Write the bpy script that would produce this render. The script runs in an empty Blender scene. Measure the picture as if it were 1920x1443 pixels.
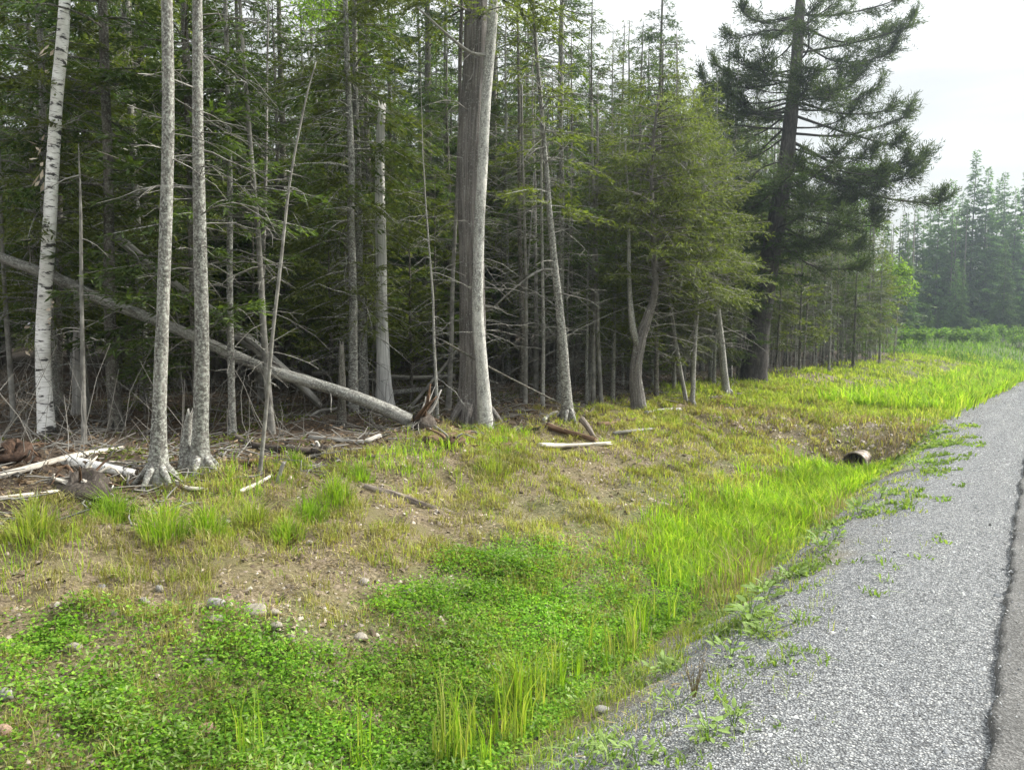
import bpy, math
import numpy as np
from mathutils import Vector

scene = bpy.context.scene
COL = scene.collection

# ------------------------------------------------------------------ camera
FPX, IMW, IMH = 1450.0, 1920.0, 1443.0
HORIZON = 610.0
CAM_H = 1.6
YAW = math.radians(34.0)
PITCH = math.atan((IMH / 2 - HORIZON) / FPX)
cam_data = bpy.data.cameras.new("camera")
cam_data.sensor_width = 36.0
cam_data.sensor_fit = 'HORIZONTAL'
cam_data.lens = 36.0 * FPX / IMW
cam_data.clip_end = 3000.0
cam = bpy.data.objects.new("camera", cam_data)
cam.location = (0, 0, CAM_H)
cam.rotation_euler = (math.pi / 2 - PITCH, 0, YAW)
COL.objects.link(cam)
scene.camera = cam

# ------------------------------------------------------------------ sky and sun
SUN_EL, SUN_AZ = math.radians(38), math.radians(36)      # azimuth clockwise from +Y (the road)
world = bpy.data.worlds.new("World")
scene.world = world
world.use_nodes = True
nt = world.node_tree
nt.nodes.clear()
def wn(t, **k):
    n = nt.nodes.new(t)
    for a, b in k.items(): setattr(n, a, b)
    return n
out = wn('ShaderNodeOutputWorld'); bg = wn('ShaderNodeBackground'); bg.inputs[1].default_value = 0.1
sky = wn('ShaderNodeTexSky', sky_type='NISHITA', sun_disc=False, sun_elevation=SUN_EL, sun_rotation=SUN_AZ)
sky.dust_density = 4.0
tc = wn('ShaderNodeTexCoord')
sep = wn('ShaderNodeSeparateXYZ'); nt.links.new(tc.outputs['Generated'], sep.inputs[0])
# even cloud deck: brighter overhead than at the horizon, with faint streaks
zc = wn('ShaderNodeMath', operation='MAXIMUM'); nt.links.new(sep.outputs[2], zc.inputs[0]); zc.inputs[1].default_value = 0.0
zsq = wn('ShaderNodeMath', operation='POWER'); nt.links.new(zc.outputs[0], zsq.inputs[0]); zsq.inputs[1].default_value = 1.7
grad = wn('ShaderNodeMath', operation='MULTIPLY_ADD'); nt.links.new(zsq.outputs[0], grad.inputs[0]); grad.inputs[1].default_value = 10.5; grad.inputs[2].default_value = 3.55
mp = wn('ShaderNodeMapping'); mp.inputs['Scale'].default_value = (1.6, 1.6, 11.0); nt.links.new(tc.outputs['Generated'], mp.inputs[0])
nz = wn('ShaderNodeTexNoise'); nz.inputs['Scale'].default_value = 1.3; nz.inputs['Detail'].default_value = 4.0; nt.links.new(mp.outputs[0], nz.inputs[0])
mr = wn('ShaderNodeMapRange'); nt.links.new(nz.outputs[0], mr.inputs[0])
mr.inputs[1].default_value = 0.32; mr.inputs[2].default_value = 0.62; mr.inputs[3].default_value = 0.70; mr.inputs[4].default_value = 1.06
mul = wn('ShaderNodeMath', operation='MULTIPLY'); nt.links.new(grad.outputs[0], mul.inputs[0]); nt.links.new(mr.outputs[0], mul.inputs[1])
cc = wn('ShaderNodeVectorMath', operation='SCALE'); cc.inputs[0].default_value = (0.985, 1.0, 0.985); nt.links.new(mul.outputs[0], cc.inputs['Scale'])
mx = wn('ShaderNodeMix', data_type='RGBA'); mx.inputs[0].default_value = 0.93
nt.links.new(sky.outputs[0], mx.inputs[6]); nt.links.new(cc.outputs[0], mx.inputs[7])
nt.links.new(mx.outputs[2], bg.inputs[0]); nt.links.new(bg.outputs[0], out.inputs[0])

sun_data = bpy.data.lights.new("sun", 'SUN')
sun_data.energy = 4.2
sun_data.angle = math.radians(10)
sun_data.color = (1.0, 0.96, 0.87)
sun = bpy.data.objects.new("sun", sun_data)
sdir = Vector((math.sin(SUN_AZ) * math.cos(SUN_EL), math.cos(SUN_AZ) * math.cos(SUN_EL), math.sin(SUN_EL)))
sun.rotation_euler = sdir.to_track_quat('Z', 'Y').to_euler()
sun.location = (10, 30, 40)
COL.objects.link(sun)

vs = scene.view_settings
vs.view_transform = 'Standard'; vs.look = 'None'; vs.gamma = 1.0; vs.use_curve_mapping = False
vs.exposure = 1.2
scene.render.engine = 'CYCLES'
cy = scene.cycles
cy.max_bounces = 4; cy.diffuse_bounces = 2; cy.glossy_bounces = 2; cy.transmission_bounces = 3; cy.volume_bounces = 0
cy.transparent_max_bounces = 4
cy.use_denoising = True
try:
    cy.denoiser = 'OPENIMAGEDENOISE'; cy.denoising_input_passes = 'RGB_ALBEDO_NORMAL'
except Exception:
    pass
cy.use_adaptive_sampling = True
cy.adaptive_threshold = 0.03
cy.sample_clamp_indirect = 6.0

# ------------------------------------------------------------------ numeric helpers
def lattice(ix, iy, seed):
    h = (ix.astype(np.int64) * 374761393 + iy.astype(np.int64) * 668265263 + seed * 982451653) & 0x7fffffff
    h = ((h ^ (h >> 13)) * 1274126177) & 0x7fffffff
    h = h ^ (h >> 16)
    return (h & 0xffff) / 65535.0
def vnoise(x, y, seed=0):
    x = np.asarray(x, float); y = np.asarray(y, float)
    ix = np.floor(x); iy = np.floor(y); fx = x - ix; fy = y - iy
    fx = fx * fx * (3 - 2 * fx); fy = fy * fy * (3 - 2 * fy)
    a = lattice(ix, iy, seed); b = lattice(ix + 1, iy, seed); c = lattice(ix, iy + 1, seed); d = lattice(ix + 1, iy + 1, seed)
    return (a * (1 - fx) + b * fx) * (1 - fy) + (c * (1 - fx) + d * fx) * fy
def fbm(x, y, seed=0, octv=3):
    s = 0; a = 0.5; t = 0
    for k in range(octv):
        s = s + a * vnoise(x * 2 ** k, y * 2 ** k, seed + k); t += a; a *= 0.5
    return s / t
def sstep(a, b, x):
    t = np.clip((x - a) / (b - a), 0, 1)
    return t * t * (3 - 2 * t)
def unit(v):
    return v / np.maximum(np.linalg.norm(v, axis=-1, keepdims=True), 1e-9)

def curve_off(v):
    v = np.asarray(v, float)
    k = np.clip(v - 6.0, 0, 90)
    return k * k / 520.0 + np.clip(v - 96, 0, None) * (180 / 520.0)

CULV_V = 13.3
def ground_z(u, v, detail=True):
    u = np.asarray(u, float); v = np.asarray(v, float)
    w = u - curve_off(v)
    prof = np.interp(w, [-60, -14, -8.2, -6.8, -5.6, -4.6, -3.6, -3.0, -2.65, -2.25, -1.9, -1.35, -0.9, -0.13, 0.2, 7.2, 8.6, 10.5, 14, 40],
                        [.6, .42, .26, .20, .06, -.17, -.40, -.56, -.66, -.68, -.54, -.19, -.08, -.035, -.035, -.035, -.10, -.5, -.1, .3])
    # crossing over the culvert fills the ditch
    prof = prof - .13 * np.exp(-((v - CULV_V + .3) / 1.6) ** 2) * np.exp(-((w + 2.4) / .7) ** 2)
    crossing = sstep(CULV_V - .25, CULV_V + 1.5, v) * (1 - sstep(CULV_V + 5.5, CULV_V + 9.5, v))
    fill = np.interp(w, [-9, -6, -3, -1, 0], [.24, .06, -.14, -.08, -.035])
    prof = np.where((w < -0.6) & (w > -9), prof + (np.maximum(fill, prof) - prof) * crossing, prof)
    bank = sstep(-1.6, -2.6, w)
    far = sstep(30, 90, v)
    prof = prof + far * 0.55 * sstep(-2.5, -8, w)
    if detail:
        prof = prof + bank * ((fbm(u * .55, v * .55, 3) - .5) * .26 + (fbm(u * 2.3, v * 2.3, 9) - .5) * .15) * (.35 + .65 * sstep(-2.6, -4.5, w))
        prof = prof + sstep(-3.2, -4.0, w) * (fbm(u * 5, v * 5, 19, 2) - .5) * .13
        prof = prof + sstep(-1.0, -1.8, w) * (fbm(u * 7, v * 7, 29, 2) - .5) * .04
    return prof

CF = np.array([-math.sin(YAW) * math.cos(PITCH), math.cos(YAW) * math.cos(PITCH), -math.sin(PITCH)])
CR = np.array([math.cos(YAW), math.sin(YAW), 0.0])
CU = np.cross(CR, CF)
FH = np.array([-math.sin(YAW), math.cos(YAW), 0.0])
CAMP = np.array([0, 0, CAM_H])
def ray(px, py):
    d = CF + CR * (px - IMW / 2) / FPX + CU * (IMH / 2 - py) / FPX
    return d / (d @ FH)                       # one metre of horizontal depth
def at(px, py, depth):
    return CAMP + ray(px, py) * depth
def hit(px, py):
    d = ray(px, py)
    t = np.arange(1.5, 140, 0.02)
    P = CAMP[None] + d[None] * t[:, None]
    k = np.argmax(P[:, 2] < ground_z(P[:, 0], P[:, 1]))
    return P[k] if k else P[-1]
def depth_of(p):
    return float((np.asarray(p) - CAMP) @ FH)
def project(p):
    q = np.asarray(p) - CAMP
    z = q @ CF
    return IMW / 2 + FPX * (q @ CR) / z, IMH / 2 - FPX * (q @ CU) / z
def ground_at(x, y):
    return np.array([x, y, float(ground_z(x, y))])

# ------------------------------------------------------------------ mesh collector
class MB:
    def __init__(s):
        s.V = []; s.B = []; s.F = {3: [], 4: []}; s.n = 0
    def add(s, v, f, b=None):
        v = np.asarray(v, float).reshape(-1, 3)
        f = np.asarray(f, int)
        s.V.append(v); s.B.append(v if b is None else np.asarray(b, float).reshape(-1, 3))
        if len(f): s.F[f.shape[1]].append(f + s.n)
        s.n += len(v)
        return s
    def mesh(s, name, mat=None, smooth=False, origin=(0, 0, 0), bark=False):
        me = bpy.data.meshes.new(name)
        V = np.concatenate(s.V) - np.asarray(origin, float)
        me.vertices.add(len(V)); me.vertices.foreach_set('co', V.astype(np.float32).ravel())
        f3 = np.concatenate(s.F[3]) if s.F[3] else np.zeros((0, 3), int)
        f4 = np.concatenate(s.F[4]) if s.F[4] else np.zeros((0, 4), int)
        li = np.concatenate([f3.ravel(), f4.ravel()])
        me.loops.add(len(li)); me.loops.foreach_set('vertex_index', li.astype(np.int32))
        st = np.concatenate([np.arange(len(f3)) * 3, len(f3) * 3 + np.arange(len(f4)) * 4])
        me.polygons.add(len(st)); me.polygons.foreach_set('loop_start', st.astype(np.int32))
        me.update(calc_edges=True)
        if smooth: me.polygons.foreach_set('use_smooth', np.ones(len(st), bool))
        if bark:
            at_ = me.attributes.new('bark', 'FLOAT_VECTOR', 'POINT')
            at_.data.foreach_set('vector', np.concatenate(s.B).astype(np.float32).ravel())
        if mat: me.materials.append(mat)
        return me
    def build(s, name, mat=None, parent=None, smooth=False, origin=(0, 0, 0), bark=False):
        o = bpy.data.objects.new(name, s.mesh(name, mat, smooth, origin, bark))
        COL.objects.link(o)
        if parent is not None: o.parent = parent
        return o

def spline(pts, n):
    pts = np.asarray(pts, float)
    if len(pts) == 2:
        t = np.linspace(0, 1, n)[:, None]
        return pts[0] * (1 - t) + pts[1] * t
    P = np.vstack([2 * pts[0] - pts[1], pts, 2 * pts[-1] - pts[-2]])
    s = np.linspace(0, len(pts) - 1 - 1e-6, n); k = s.astype(int); t = (s - k)[:, None]
    a, b, c, d = P[k], P[k + 1], P[k + 2], P[k + 3]
    return .5 * ((2 * b) + (c - a) * t + (2 * a - 5 * b + 4 * c - d) * t * t + (3 * b - a - 3 * c + d) * t ** 3)

def tube(mb, pts, rad, sides=8, rough=0.0, seed=0, jag=0.0, flute=0.0, nfl=5):
    pts = np.asarray(pts, float); n = len(pts); rad = np.asarray(rad, float)
    T = unit(np.gradient(pts, axis=0))
    ref = np.array([1.0, 0, 0]) if abs(T[0][0]) < .8 else np.array([0, 1.0, 0])
    A = unit(np.cross(T, ref)); Bv = np.cross(T, A)
    th = np.arange(sides) / sides * 2 * math.pi
    L = np.concatenate([[0], np.cumsum(np.linalg.norm(np.diff(pts, axis=0), axis=1))])
    R = rad[:, None] * np.ones(sides)[None]
    if rough:
        R = R * (1 + rough * (fbm(np.cos(th)[None] * 1.3 + 5 + L[:, None] * 3, np.sin(th)[None] * 1.3 + L[:, None] * 1.1, seed, 3) - .5) * 2)
    if flute:
        R = R * (1 + flute * np.sin(th[None] * nfl + seed + L[:, None] * .5))
    V = pts[:, None] + R[..., None] * (np.cos(th)[None, :, None] * A[:, None] + np.sin(th)[None, :, None] * Bv[:, None])
    if jag:
        rj = np.random.default_rng(seed + 77)
        V[-1] += T[-1][None] * (rj.random(sides) ** 2 * jag)[:, None]
    r0 = rad.mean()
    B = np.stack([np.cos(th)[None] * r0 + 0 * L[:, None] + seed * .37, np.sin(th)[None] * r0 + 0 * L[:, None], L[:, None] + 0 * th[None]], -1)
    i = np.arange(n - 1)[:, None] * sides; j = np.arange(sides)[None]; j2 = (j + 1) % sides
    F = np.stack([i + j, i + j2, i + sides + j2, i + sides + j], -1).reshape(-1, 4)
    base = mb.n
    mb.add(V, F, B)
    for ring, flip in ((0, True), (n - 1, False)):
        c = V[ring].mean(0) - (T[-1] * jag * .3 if (ring and jag) else 0)
        idx = np.arange(sides); f = np.stack([ring * sides + idx, ring * sides + (idx + 1) % sides, np.full(sides, n * sides + (0 if flip else 1))], -1)
        if flip: f = f[:, ::-1]
        mb.F[3].append(f + base)
        mb.V.append(c[None]); mb.B.append(B[ring].mean(0)[None]); mb.n += 1

def sticks(mb, P, R, sides=3):
    """many thin tubes at once: P (n,k,3), R (n,k)"""
    n, k, _ = P.shape
    T = unit(np.gradient(P, axis=1))
    ref = np.where(np.abs(T[:, :1, 2:3]) > .8, np.array([1.0, .1, 0]), np.array([0, 0, 1.0]))
    A = unit(np.cross(T, np.broadcast_to(ref, T.shape))); Bv = np.cross(T, A)
    th = np.arange(sides) / sides * 2 * math.pi
    V = P[:, :, None] + R[:, :, None, None] * (np.cos(th)[None, None, :, None] * A[:, :, None] + np.sin(th)[None, None, :, None] * Bv[:, :, None])
    b = np.arange(n)[:, None, None] * k * sides + np.arange(k - 1)[None, :, None] * sides
    j = np.arange(sides)[None, None]; j2 = (j + 1) % sides
    F = np.stack([b + j, b + j2, b + sides + j2, b + sides + j], -1).reshape(-1, 4)
    mb.add(V.reshape(-1, 3), F)

def kites(mb, P, D, N, L, W, wide=.45):
    D = unit(D); S = unit(np.cross(D, N))
    L = np.asarray(L)[:, None]; W = np.asarray(W)[:, None]
    V = np.stack([P, P + D * L * wide + S * W / 2, P + D * L, P + D * L * wide - S * W / 2], 1)
    F = np.arange(len(P) * 4).reshape(-1, 4)
    mb.add(V.reshape(-1, 3), F)

def blades(mb, P, lean, H, W, rng, curl=.35):
    """grass blades: P base, lean (n,2) horizontal lean at the tip per metre of height"""
    n = len(P)
    a = rng.random(n) * 2 * math.pi
    S = np.stack([np.cos(a), np.sin(a), np.zeros(n)], -1) * (W / 2)[:, None]
    ld = np.concatenate([lean, np.zeros((n, 1))], 1)
    up = np.array([0, 0, 1.0])
    m = P + up * (H * .55)[:, None] + ld * (H * curl * .4)[:, None]
    sl = np.linalg.norm(lean, axis=1)
    t = P + up * (H * np.clip(1 - .18 * sl, .35, 1))[:, None] + ld * (H * (curl + .45))[:, None]
    V = np.stack([P - S, P + S, m + S * .8, m - S * .8, t], 1).reshape(-1, 3)
    i = np.arange(n)[:, None] * 5
    b0 = mb.n
    mb.add(V, i + np.array([0, 1, 2, 3]))
    mb.F[3].append(b0 + i + np.array([3, 2, 4]))

# ------------------------------------------------------------------ materials
MATS = {}
def newmat(name):
    m = bpy.data.materials.new(name); m.use_nodes = True; MATS[name] = m
    t = m.node_tree; t.nodes.clear()
    o = t.nodes.new('ShaderNodeOutputMaterial')
    p = t.nodes.new('ShaderNodeBsdfPrincipled'); p.inputs['Roughness'].default_value = .85
    p.inputs['Specular IOR Level'].default_value = .25
    t.links.new(p.outputs[0], o.inputs[0])
    return m, t, p, o
def N(t, kind, **k):
    n = t.nodes.new(kind)
    for a, b in k.items():
        if a in n.inputs: n.inputs[a].default_value = b
        else: setattr(n, a, b)
    return n
def ramp(t, src, stops, interp='LINEAR'):
    r = t.nodes.new('ShaderNodeValToRGB'); r.color_ramp.interpolation = interp
    e = r.color_ramp.elements
    while len(e) < len(stops): e.new(.5)
    for q, (p_, c) in zip(e, stops):
        q.position = p_; q.color = (*c, 1) if len(c) == 3 else c
    t.links.new(src, r.inputs[0]); return r
def mixc(t, fac, a, b, mode='MIX'):
    m = t.nodes.new('ShaderNodeMix'); m.data_type = 'RGBA'; m.blend_type = mode
    for s, v in ((0, fac), (6, a), (7, b)):
        if hasattr(v, 'is_output'): t.links.new(v, m.inputs[s])
        elif s == 0: m.inputs[0].default_value = v
        else: m.inputs[s].default_value = (*v, 1)
    return m.outputs[2]
def bump(t, p, h, strength=.5, dist=.02):
    b = t.nodes.new('ShaderNodeBump'); b.inputs['Strength'].default_value = strength; b.inputs['Distance'].default_value = dist
    t.links.new(h, b.inputs['Height']); t.links.new(b.outputs[0], p.inputs['Normal'])

def leaf_mat(name, cols, trans=.35, tcol=None, rough=.6, objvar=.25):
    m, t, p, o = newmat(name)
    g = N(t, 'ShaderNodeNewGeometry')
    r = ramp(t, g.outputs['Random Per Island'], [(i / (len(cols) - 1), c) for i, c in enumerate(cols)])
    tcn = N(t, 'ShaderNodeTexCoord'); nz = N(t, 'ShaderNodeTexNoise', Scale=1.1, Detail=2.0)
    t.links.new(tcn.outputs['Object'], nz.inputs[0])
    oi = N(t, 'ShaderNodeObjectInfo')
    a = N(t, 'ShaderNodeMath', operation='MULTIPLY_ADD'); t.links.new(oi.outputs['Random'], a.inputs[0]); a.inputs[1].default_value = objvar; a.inputs[2].default_value = 1 - objvar / 2
    b = N(t, 'ShaderNodeMapRange'); t.links.new(nz.outputs[0], b.inputs[0]); b.inputs[1].default_value = .3; b.inputs[2].default_value = .7; b.inputs[3].default_value = .72; b.inputs[4].default_value = 1.28
    mm = N(t, 'ShaderNodeMath', operation='MULTIPLY'); t.links.new(a.outputs[0], mm.inputs[0]); t.links.new(b.outputs[0], mm.inputs[1])
    c = N(t, 'ShaderNodeVectorMath', operation='SCALE'); t.links.new(r.outputs[0], c.inputs[0]); t.links.new(mm.outputs[0], c.inputs['Scale'])
    t.links.new(c.outputs[0], p.inputs['Base Color']); p.inputs['Roughness'].default_value = rough
    tr = N(t, 'ShaderNodeBsdfTranslucent')
    hs = mixc(t, 1.0, c.outputs[0], tcol or (1.45, 1.65, .45), 'MULTIPLY'); p.inputs['Specular IOR Level'].default_value = .12
    t.links.new(hs, tr.inputs[0])
    ms = N(t, 'ShaderNodeMixShader'); ms.inputs[0].default_value = trans
    t.links.new(p.outputs[0], ms.inputs[1]); t.links.new(tr.outputs[0], ms.inputs[2]); t.links.new(ms.outputs[0], o.inputs[0])
    return m

def bark_mat(name, dark, mid, light, lichen=None, lich_amt=.5, stretch=.25, scale=18, moss=None, bs=.6):
    m, t, p, o = newmat(name)
    a = N(t, 'ShaderNodeAttribute', attribute_name='bark')
    mp = N(t, 'ShaderNodeMapping'); mp.inputs['Scale'].default_value = (1, 1, stretch); t.links.new(a.outputs['Vector'], mp.inputs[0])
    n1 = N(t, 'ShaderNodeTexNoise', Scale=float(scale), Detail=6.0, Roughness=.65); t.links.new(mp.outputs[0], n1.inputs[0])
    r = ramp(t, n1.outputs[0], [(.3, dark), (.5, mid), (.72, light)])
    col = r.outputs[0]
    n3 = N(t, 'ShaderNodeTexNoise', Scale=2.0, Detail=3.0); t.links.new(a.outputs['Vector'], n3.inputs[0])
    k = ramp(t, n3.outputs[0], [(.35, (.75, .75, .75)), (.65, (1.2, 1.2, 1.2))])
    col = mixc(t, 1.0, col, k.outputs[0], 'MULTIPLY')
    if lichen:
        n2 = N(t, 'ShaderNodeTexNoise', Scale=46.0, Detail=5.0, Roughness=.7); t.links.new(a.outputs['Vector'], n2.inputs[0])
        f = ramp(t, n2.outputs[0], [(.57 - lich_amt * .2, (0, 0, 0)), (.70 - lich_amt * .2, (1, 1, 1))])
        col = mixc(t, f.outputs[0], col, lichen)
    t.links.new(col, p.inputs['Base Color'])
    bump(t, p, n1.outputs[0], bs, .02)
    return m

bark_spruce = bark_mat('bark_spruce', (.035, .03, .026), (.10, .088, .075), (.19, .175, .155), (.26, .28, .23), .25, .35, 30)
bark_lichen = bark_mat('bark_lichen', (.045, .041, .037), (.145, .135, .123), (.25, .24, .222), (.37, .38, .345), .5, .5, 34)
bark_log = bark_mat('bark_log', (.10, .095, .088), (.23, .222, .205), (.37, .36, .335), (.42, .43, .39), .35, .25, 30)
wood_silver = bark_mat('wood_silver', (.26, .255, .25), (.58, .57, .555), (.74, .73, .71), None, 0, .04, 40)
bark_cedar = bark_mat('bark_cedar', (.05, .043, .04), (.15, .135, .125), (.27, .255, .24), (.33, .34, .32), .1, .035, 60, bs=1.0)
bark_pale = bark_mat('bark_pale', (.09, .085, .078), (.24, .23, .212), (.40, .388, .36), (.45, .46, .42), .3, .12, 40)
bark_pine = bark_mat('bark_pine', (.025, .021, .022), (.065, .057, .056), (.12, .11, .105), None, 0, .3, 24, bs=1.0)
bark_stem = bark_mat('bark_stem', (.13, .125, .118), (.34, .33, .31), (.54, .53, .50), (.60, .61, .57), .35, .35, 26)
wood_grey = bark_mat('wood_grey', (.12, .112, .103), (.30, .288, .265), (.47, .455, .425), None, 0, .06, 40)
wood_pale = bark_mat('wood_pale', (.24, .21, .175), (.50, .46, .40), (.70, .67, .60), None, 0, .06, 40)
wood_log = bark_mat('wood_log', (.05, .038, .03), (.14, .115, .095), (.27, .24, .21), None, 0, .1, 36)
wood_rot = bark_mat('wood_rot', (.035, .022, .014), (.11, .066, .04), (.22, .15, .10), None, 0, .12, 30)
wood_heap = bark_mat('wood_heap', (.02, .012, .008), (.055, .032, .021), (.12, .075, .05), None, 0, .6, 30)
wood_dark = bark_mat('wood_dark', (.022, .018, .015), (.065, .052, .042), (.15, .13, .11), None, 0, .12, 30)
twig_mat = bark_mat('twig_mat', (.09, .085, .075), (.19, .182, .165), (.32, .315, .285), None, 0, 1, 9)

def birch_material(name, darkband=.5):
    m, t, p, o = newmat(name)
    a = N(t, 'ShaderNodeAttribute', attribute_name='bark')
    mp = N(t, 'ShaderNodeMapping'); mp.inputs['Scale'].default_value = (3.4, 3.4, 11); t.links.new(a.outputs['Vector'], mp.inputs[0])
    n1 = N(t, 'ShaderNodeTexNoise', Scale=1.6, Detail=5.0, Roughness=.6); t.links.new(mp.outputs[0], n1.inputs[0])
    f1 = ramp(t, n1.outputs[0], [(.39, (1, 1, 1)), (.44, (0, 0, 0))])
    n2 = N(t, 'ShaderNodeTexNoise', Scale=5.0, Detail=3.0); t.links.new(a.outputs['Vector'], n2.inputs[0])
    base = ramp(t, n2.outputs[0], [(.3, (.54, .525, .49)), (.55, (.76, .75, .73)), (.75, (.82, .815, .80))])
    mp2 = N(t, 'ShaderNodeMapping'); mp2.inputs['Scale'].default_value = (6, 6, 60); t.links.new(a.outputs['Vector'], mp2.inputs[0])
    n3 = N(t, 'ShaderNodeTexNoise', Scale=2.0, Detail=2.0); t.links.new(mp2.outputs[0], n3.inputs[0])
    f3 = ramp(t, n3.outputs[0], [(.33, (1, 1, 1)), (.42, (0, 0, 0))])
    c = mixc(t, f3.outputs[0], base.outputs[0], (.26, .245, .22))
    c = mixc(t, f1.outputs[0], c, (.045, .04, .038))
    t.links.new(c, p.inputs['Base Color']); p.inputs['Roughness'].default_value = .6
    bump(t, p, n1.outputs[0], .3, .01)
    return m
birch_bark = birch_material('birch_bark')

needle_dark = leaf_mat('needle_dark', [(.03, .055, .018), (.055, .09, .026), (.085, .125, .036)], .3)
needle_mid = leaf_mat('needle_mid', [(.046, .07, .026), (.08, .118, .038), (.12, .162, .052)], .34)
needle_olive = leaf_mat('needle_olive', [(.068, .084, .03), (.112, .135, .043), (.165, .188, .06)], .36)
needle_cedar = leaf_mat('needle_cedar', [(.07, .086, .038), (.115, .138, .055), (.175, .196, .072)], .34)
needle_pine = leaf_mat('needle_pine', [(.03, .044, .024), (.052, .074, .036), (.08, .107, .046)], .3)
needle_far = leaf_mat('needle_far', [(.05, .10, .045), (.085, .155, .06), (.13, .21, .075)], .4, objvar=.7)
leaf_bright = leaf_mat('leaf_bright', [(.10, .17, .03), (.16, .25, .045), (.24, .33, .07)], .5)
leaf_shrub = leaf_mat('leaf_shrub', [(.06, .12, .03), (.11, .19, .04), (.18, .26, .06)], .42)
clover_mat = leaf_mat('clover_mat', [(.075, .16, .02), (.125, .26, .03), (.19, .345, .042), (.29, .42, .065)], .46, objvar=0)
grass_bank = leaf_mat('grass_bank', [(.17, .13, .075), (.25, .215, .095), (.25, .25, .07), (.35, .33, .13), (.46, .40, .25)], .35, objvar=0)
grass_bright = leaf_mat('grass_bright', [(.12, .20, .025), (.185, .30, .032), (.27, .38, .045), (.37, .38, .12)], .46, objvar=0)
grass_yellow = leaf_mat('grass_yellow', [(.14, .185, .035), (.215, .28, .05), (.295, .35, .07), (.40, .37, .16)], .43, objvar=0)
grass_fresh = leaf_mat('grass_fresh', [(.10, .17, .025), (.16, .26, .035), (.24, .34, .05)], .5, objvar=0)
grass_dry = leaf_mat('grass_dry', [(.16, .125, .07), (.27, .22, .12), (.38, .32, .19)], .3, tcol=(1.2, 1.1, .8), objvar=0)
litter_mat = leaf_mat('litter_mat', [(.05, .035, .022), (.11, .075, .045), (.20, .14, .09), (.30, .24, .17)], .1, tcol=(1, .9, .7), objvar=0)
moss_mat = leaf_mat('moss_mat', [(.05, .065, .015), (.09, .11, .022), (.14, .16, .035)], .25, objvar=0)
weed_leaf = leaf_mat('weed_leaf', [(.13, .21, .06), (.20, .29, .09), (.28, .35, .13)], .35)
bark_curl = leaf_mat('bark_curl', [(.45, .36, .26), (.62, .55, .46), (.55, .36, .24)], .2, tcol=(1, .9, .7))

def ground_material():
    m, t, p, o = newmat('ground_mat')
    co = N(t, 'ShaderNodeTexCoord'); P = co.outputs['Object']
    za = N(t, 'ShaderNodeAttribute', attribute_name='zone'); sp = N(t, 'ShaderNodeSeparateColor'); t.links.new(za.outputs['Color'], sp.inputs[0])
    n1 = N(t, 'ShaderNodeTexNoise', Scale=3.0, Detail=6.0, Roughness=.65); t.links.new(P, n1.inputs[0])
    n2 = N(t, 'ShaderNodeTexNoise', Scale=45.0, Detail=5.0, Roughness=.7); t.links.new(P, n2.inputs[0])
    soil = ramp(t, n2.outputs[0], [(.3, (.045, .034, .022)), (.5, (.135, .105, .068)), (.68, (.28, .23, .16))])
    soil2 = mixc(t, ramp(t, n1.outputs[0], [(.42, (0, 0, 0)), (.62, (1, 1, 1))]).outputs[0], soil.outputs[0], (.12, .105, .05))
    # gravel
    vo = N(t, 'ShaderNodeTexVoronoi', Scale=85.0); t.links.new(P, vo.inputs[0])
    rr = N(t, 'ShaderNodeSeparateColor'); t.links.new(vo.outputs['Color'], rr.inputs[0])
    gcol = ramp(t, rr.outputs[0], [(0, (.11, .115, .122)), (.45, (.22, .23, .242)), (.8, (.31, .32, .33)), (1, (.45, .455, .45))])
    edge = ramp(t, vo.outputs['Distance'], [(.25, (1, 1, 1)), (.75, (.35, .35, .35))])
    gc = mixc(t, 1.0, gcol.outputs[0], edge.outputs[0], 'MULTIPLY')
    c = mixc(t, sp.outputs[0], soil2, gc)
    lit = ramp(t, n2.outputs[0], [(.3, (.022, .016, .011)), (.5, (.06, .043, .03)), (.7, (.13, .10, .07))])
    c = mixc(t, sp.outputs[1], c, lit.outputs[0])
    gr = ramp(t, n2.outputs[0], [(.3, (.03, .05, .012)), (.55, (.07, .10, .022)), (.7, (.12, .15, .04))])
    c = mixc(t, sp.outputs[2], c, gr.outputs[0])
    t.links.new(c, p.inputs['Base Color']); p.inputs['Roughness'].default_value = .9
    h = mixc(t, sp.outputs[0], n2.outputs[0], edge.outputs[0])
    bump(t, p, h, .9, .012)
    return m
ground_mat = ground_material()

def asphalt_material():
    m, t, p, o = newmat('asphalt_mat')
    co = N(t, 'ShaderNodeTexCoord'); P = co.outputs['Object']
    v = N(t, 'ShaderNodeTexVoronoi', Scale=110.0); t.links.new(P, v.inputs[0])
    s = N(t, 'ShaderNodeSeparateColor'); t.links.new(v.outputs['Color'], s.inputs[0])
    a = ramp(t, s.outputs[0], [(0, (.055, .054, .053)), (.6, (.098, .097, .095)), (1, (.165, .163, .16))])
    n = N(t, 'ShaderNodeTexNoise', Scale=1.2, Detail=5.0); t.links.new(P, n.inputs[0])
    k = ramp(t, n.outputs[0], [(.35, (.8, .8, .8)), (.65, (1.12, 1.12, 1.12))])
    t.links.new(mixc(t, 1.0, a.outputs[0], k.outputs[0], 'MULTIPLY'), p.inputs['Base Color'])
    p.inputs['Roughness'].default_value = .75
    bump(t, p, v.outputs['Distance'], .5, .006)
    return m
asphalt_mat = asphalt_material()

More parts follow.
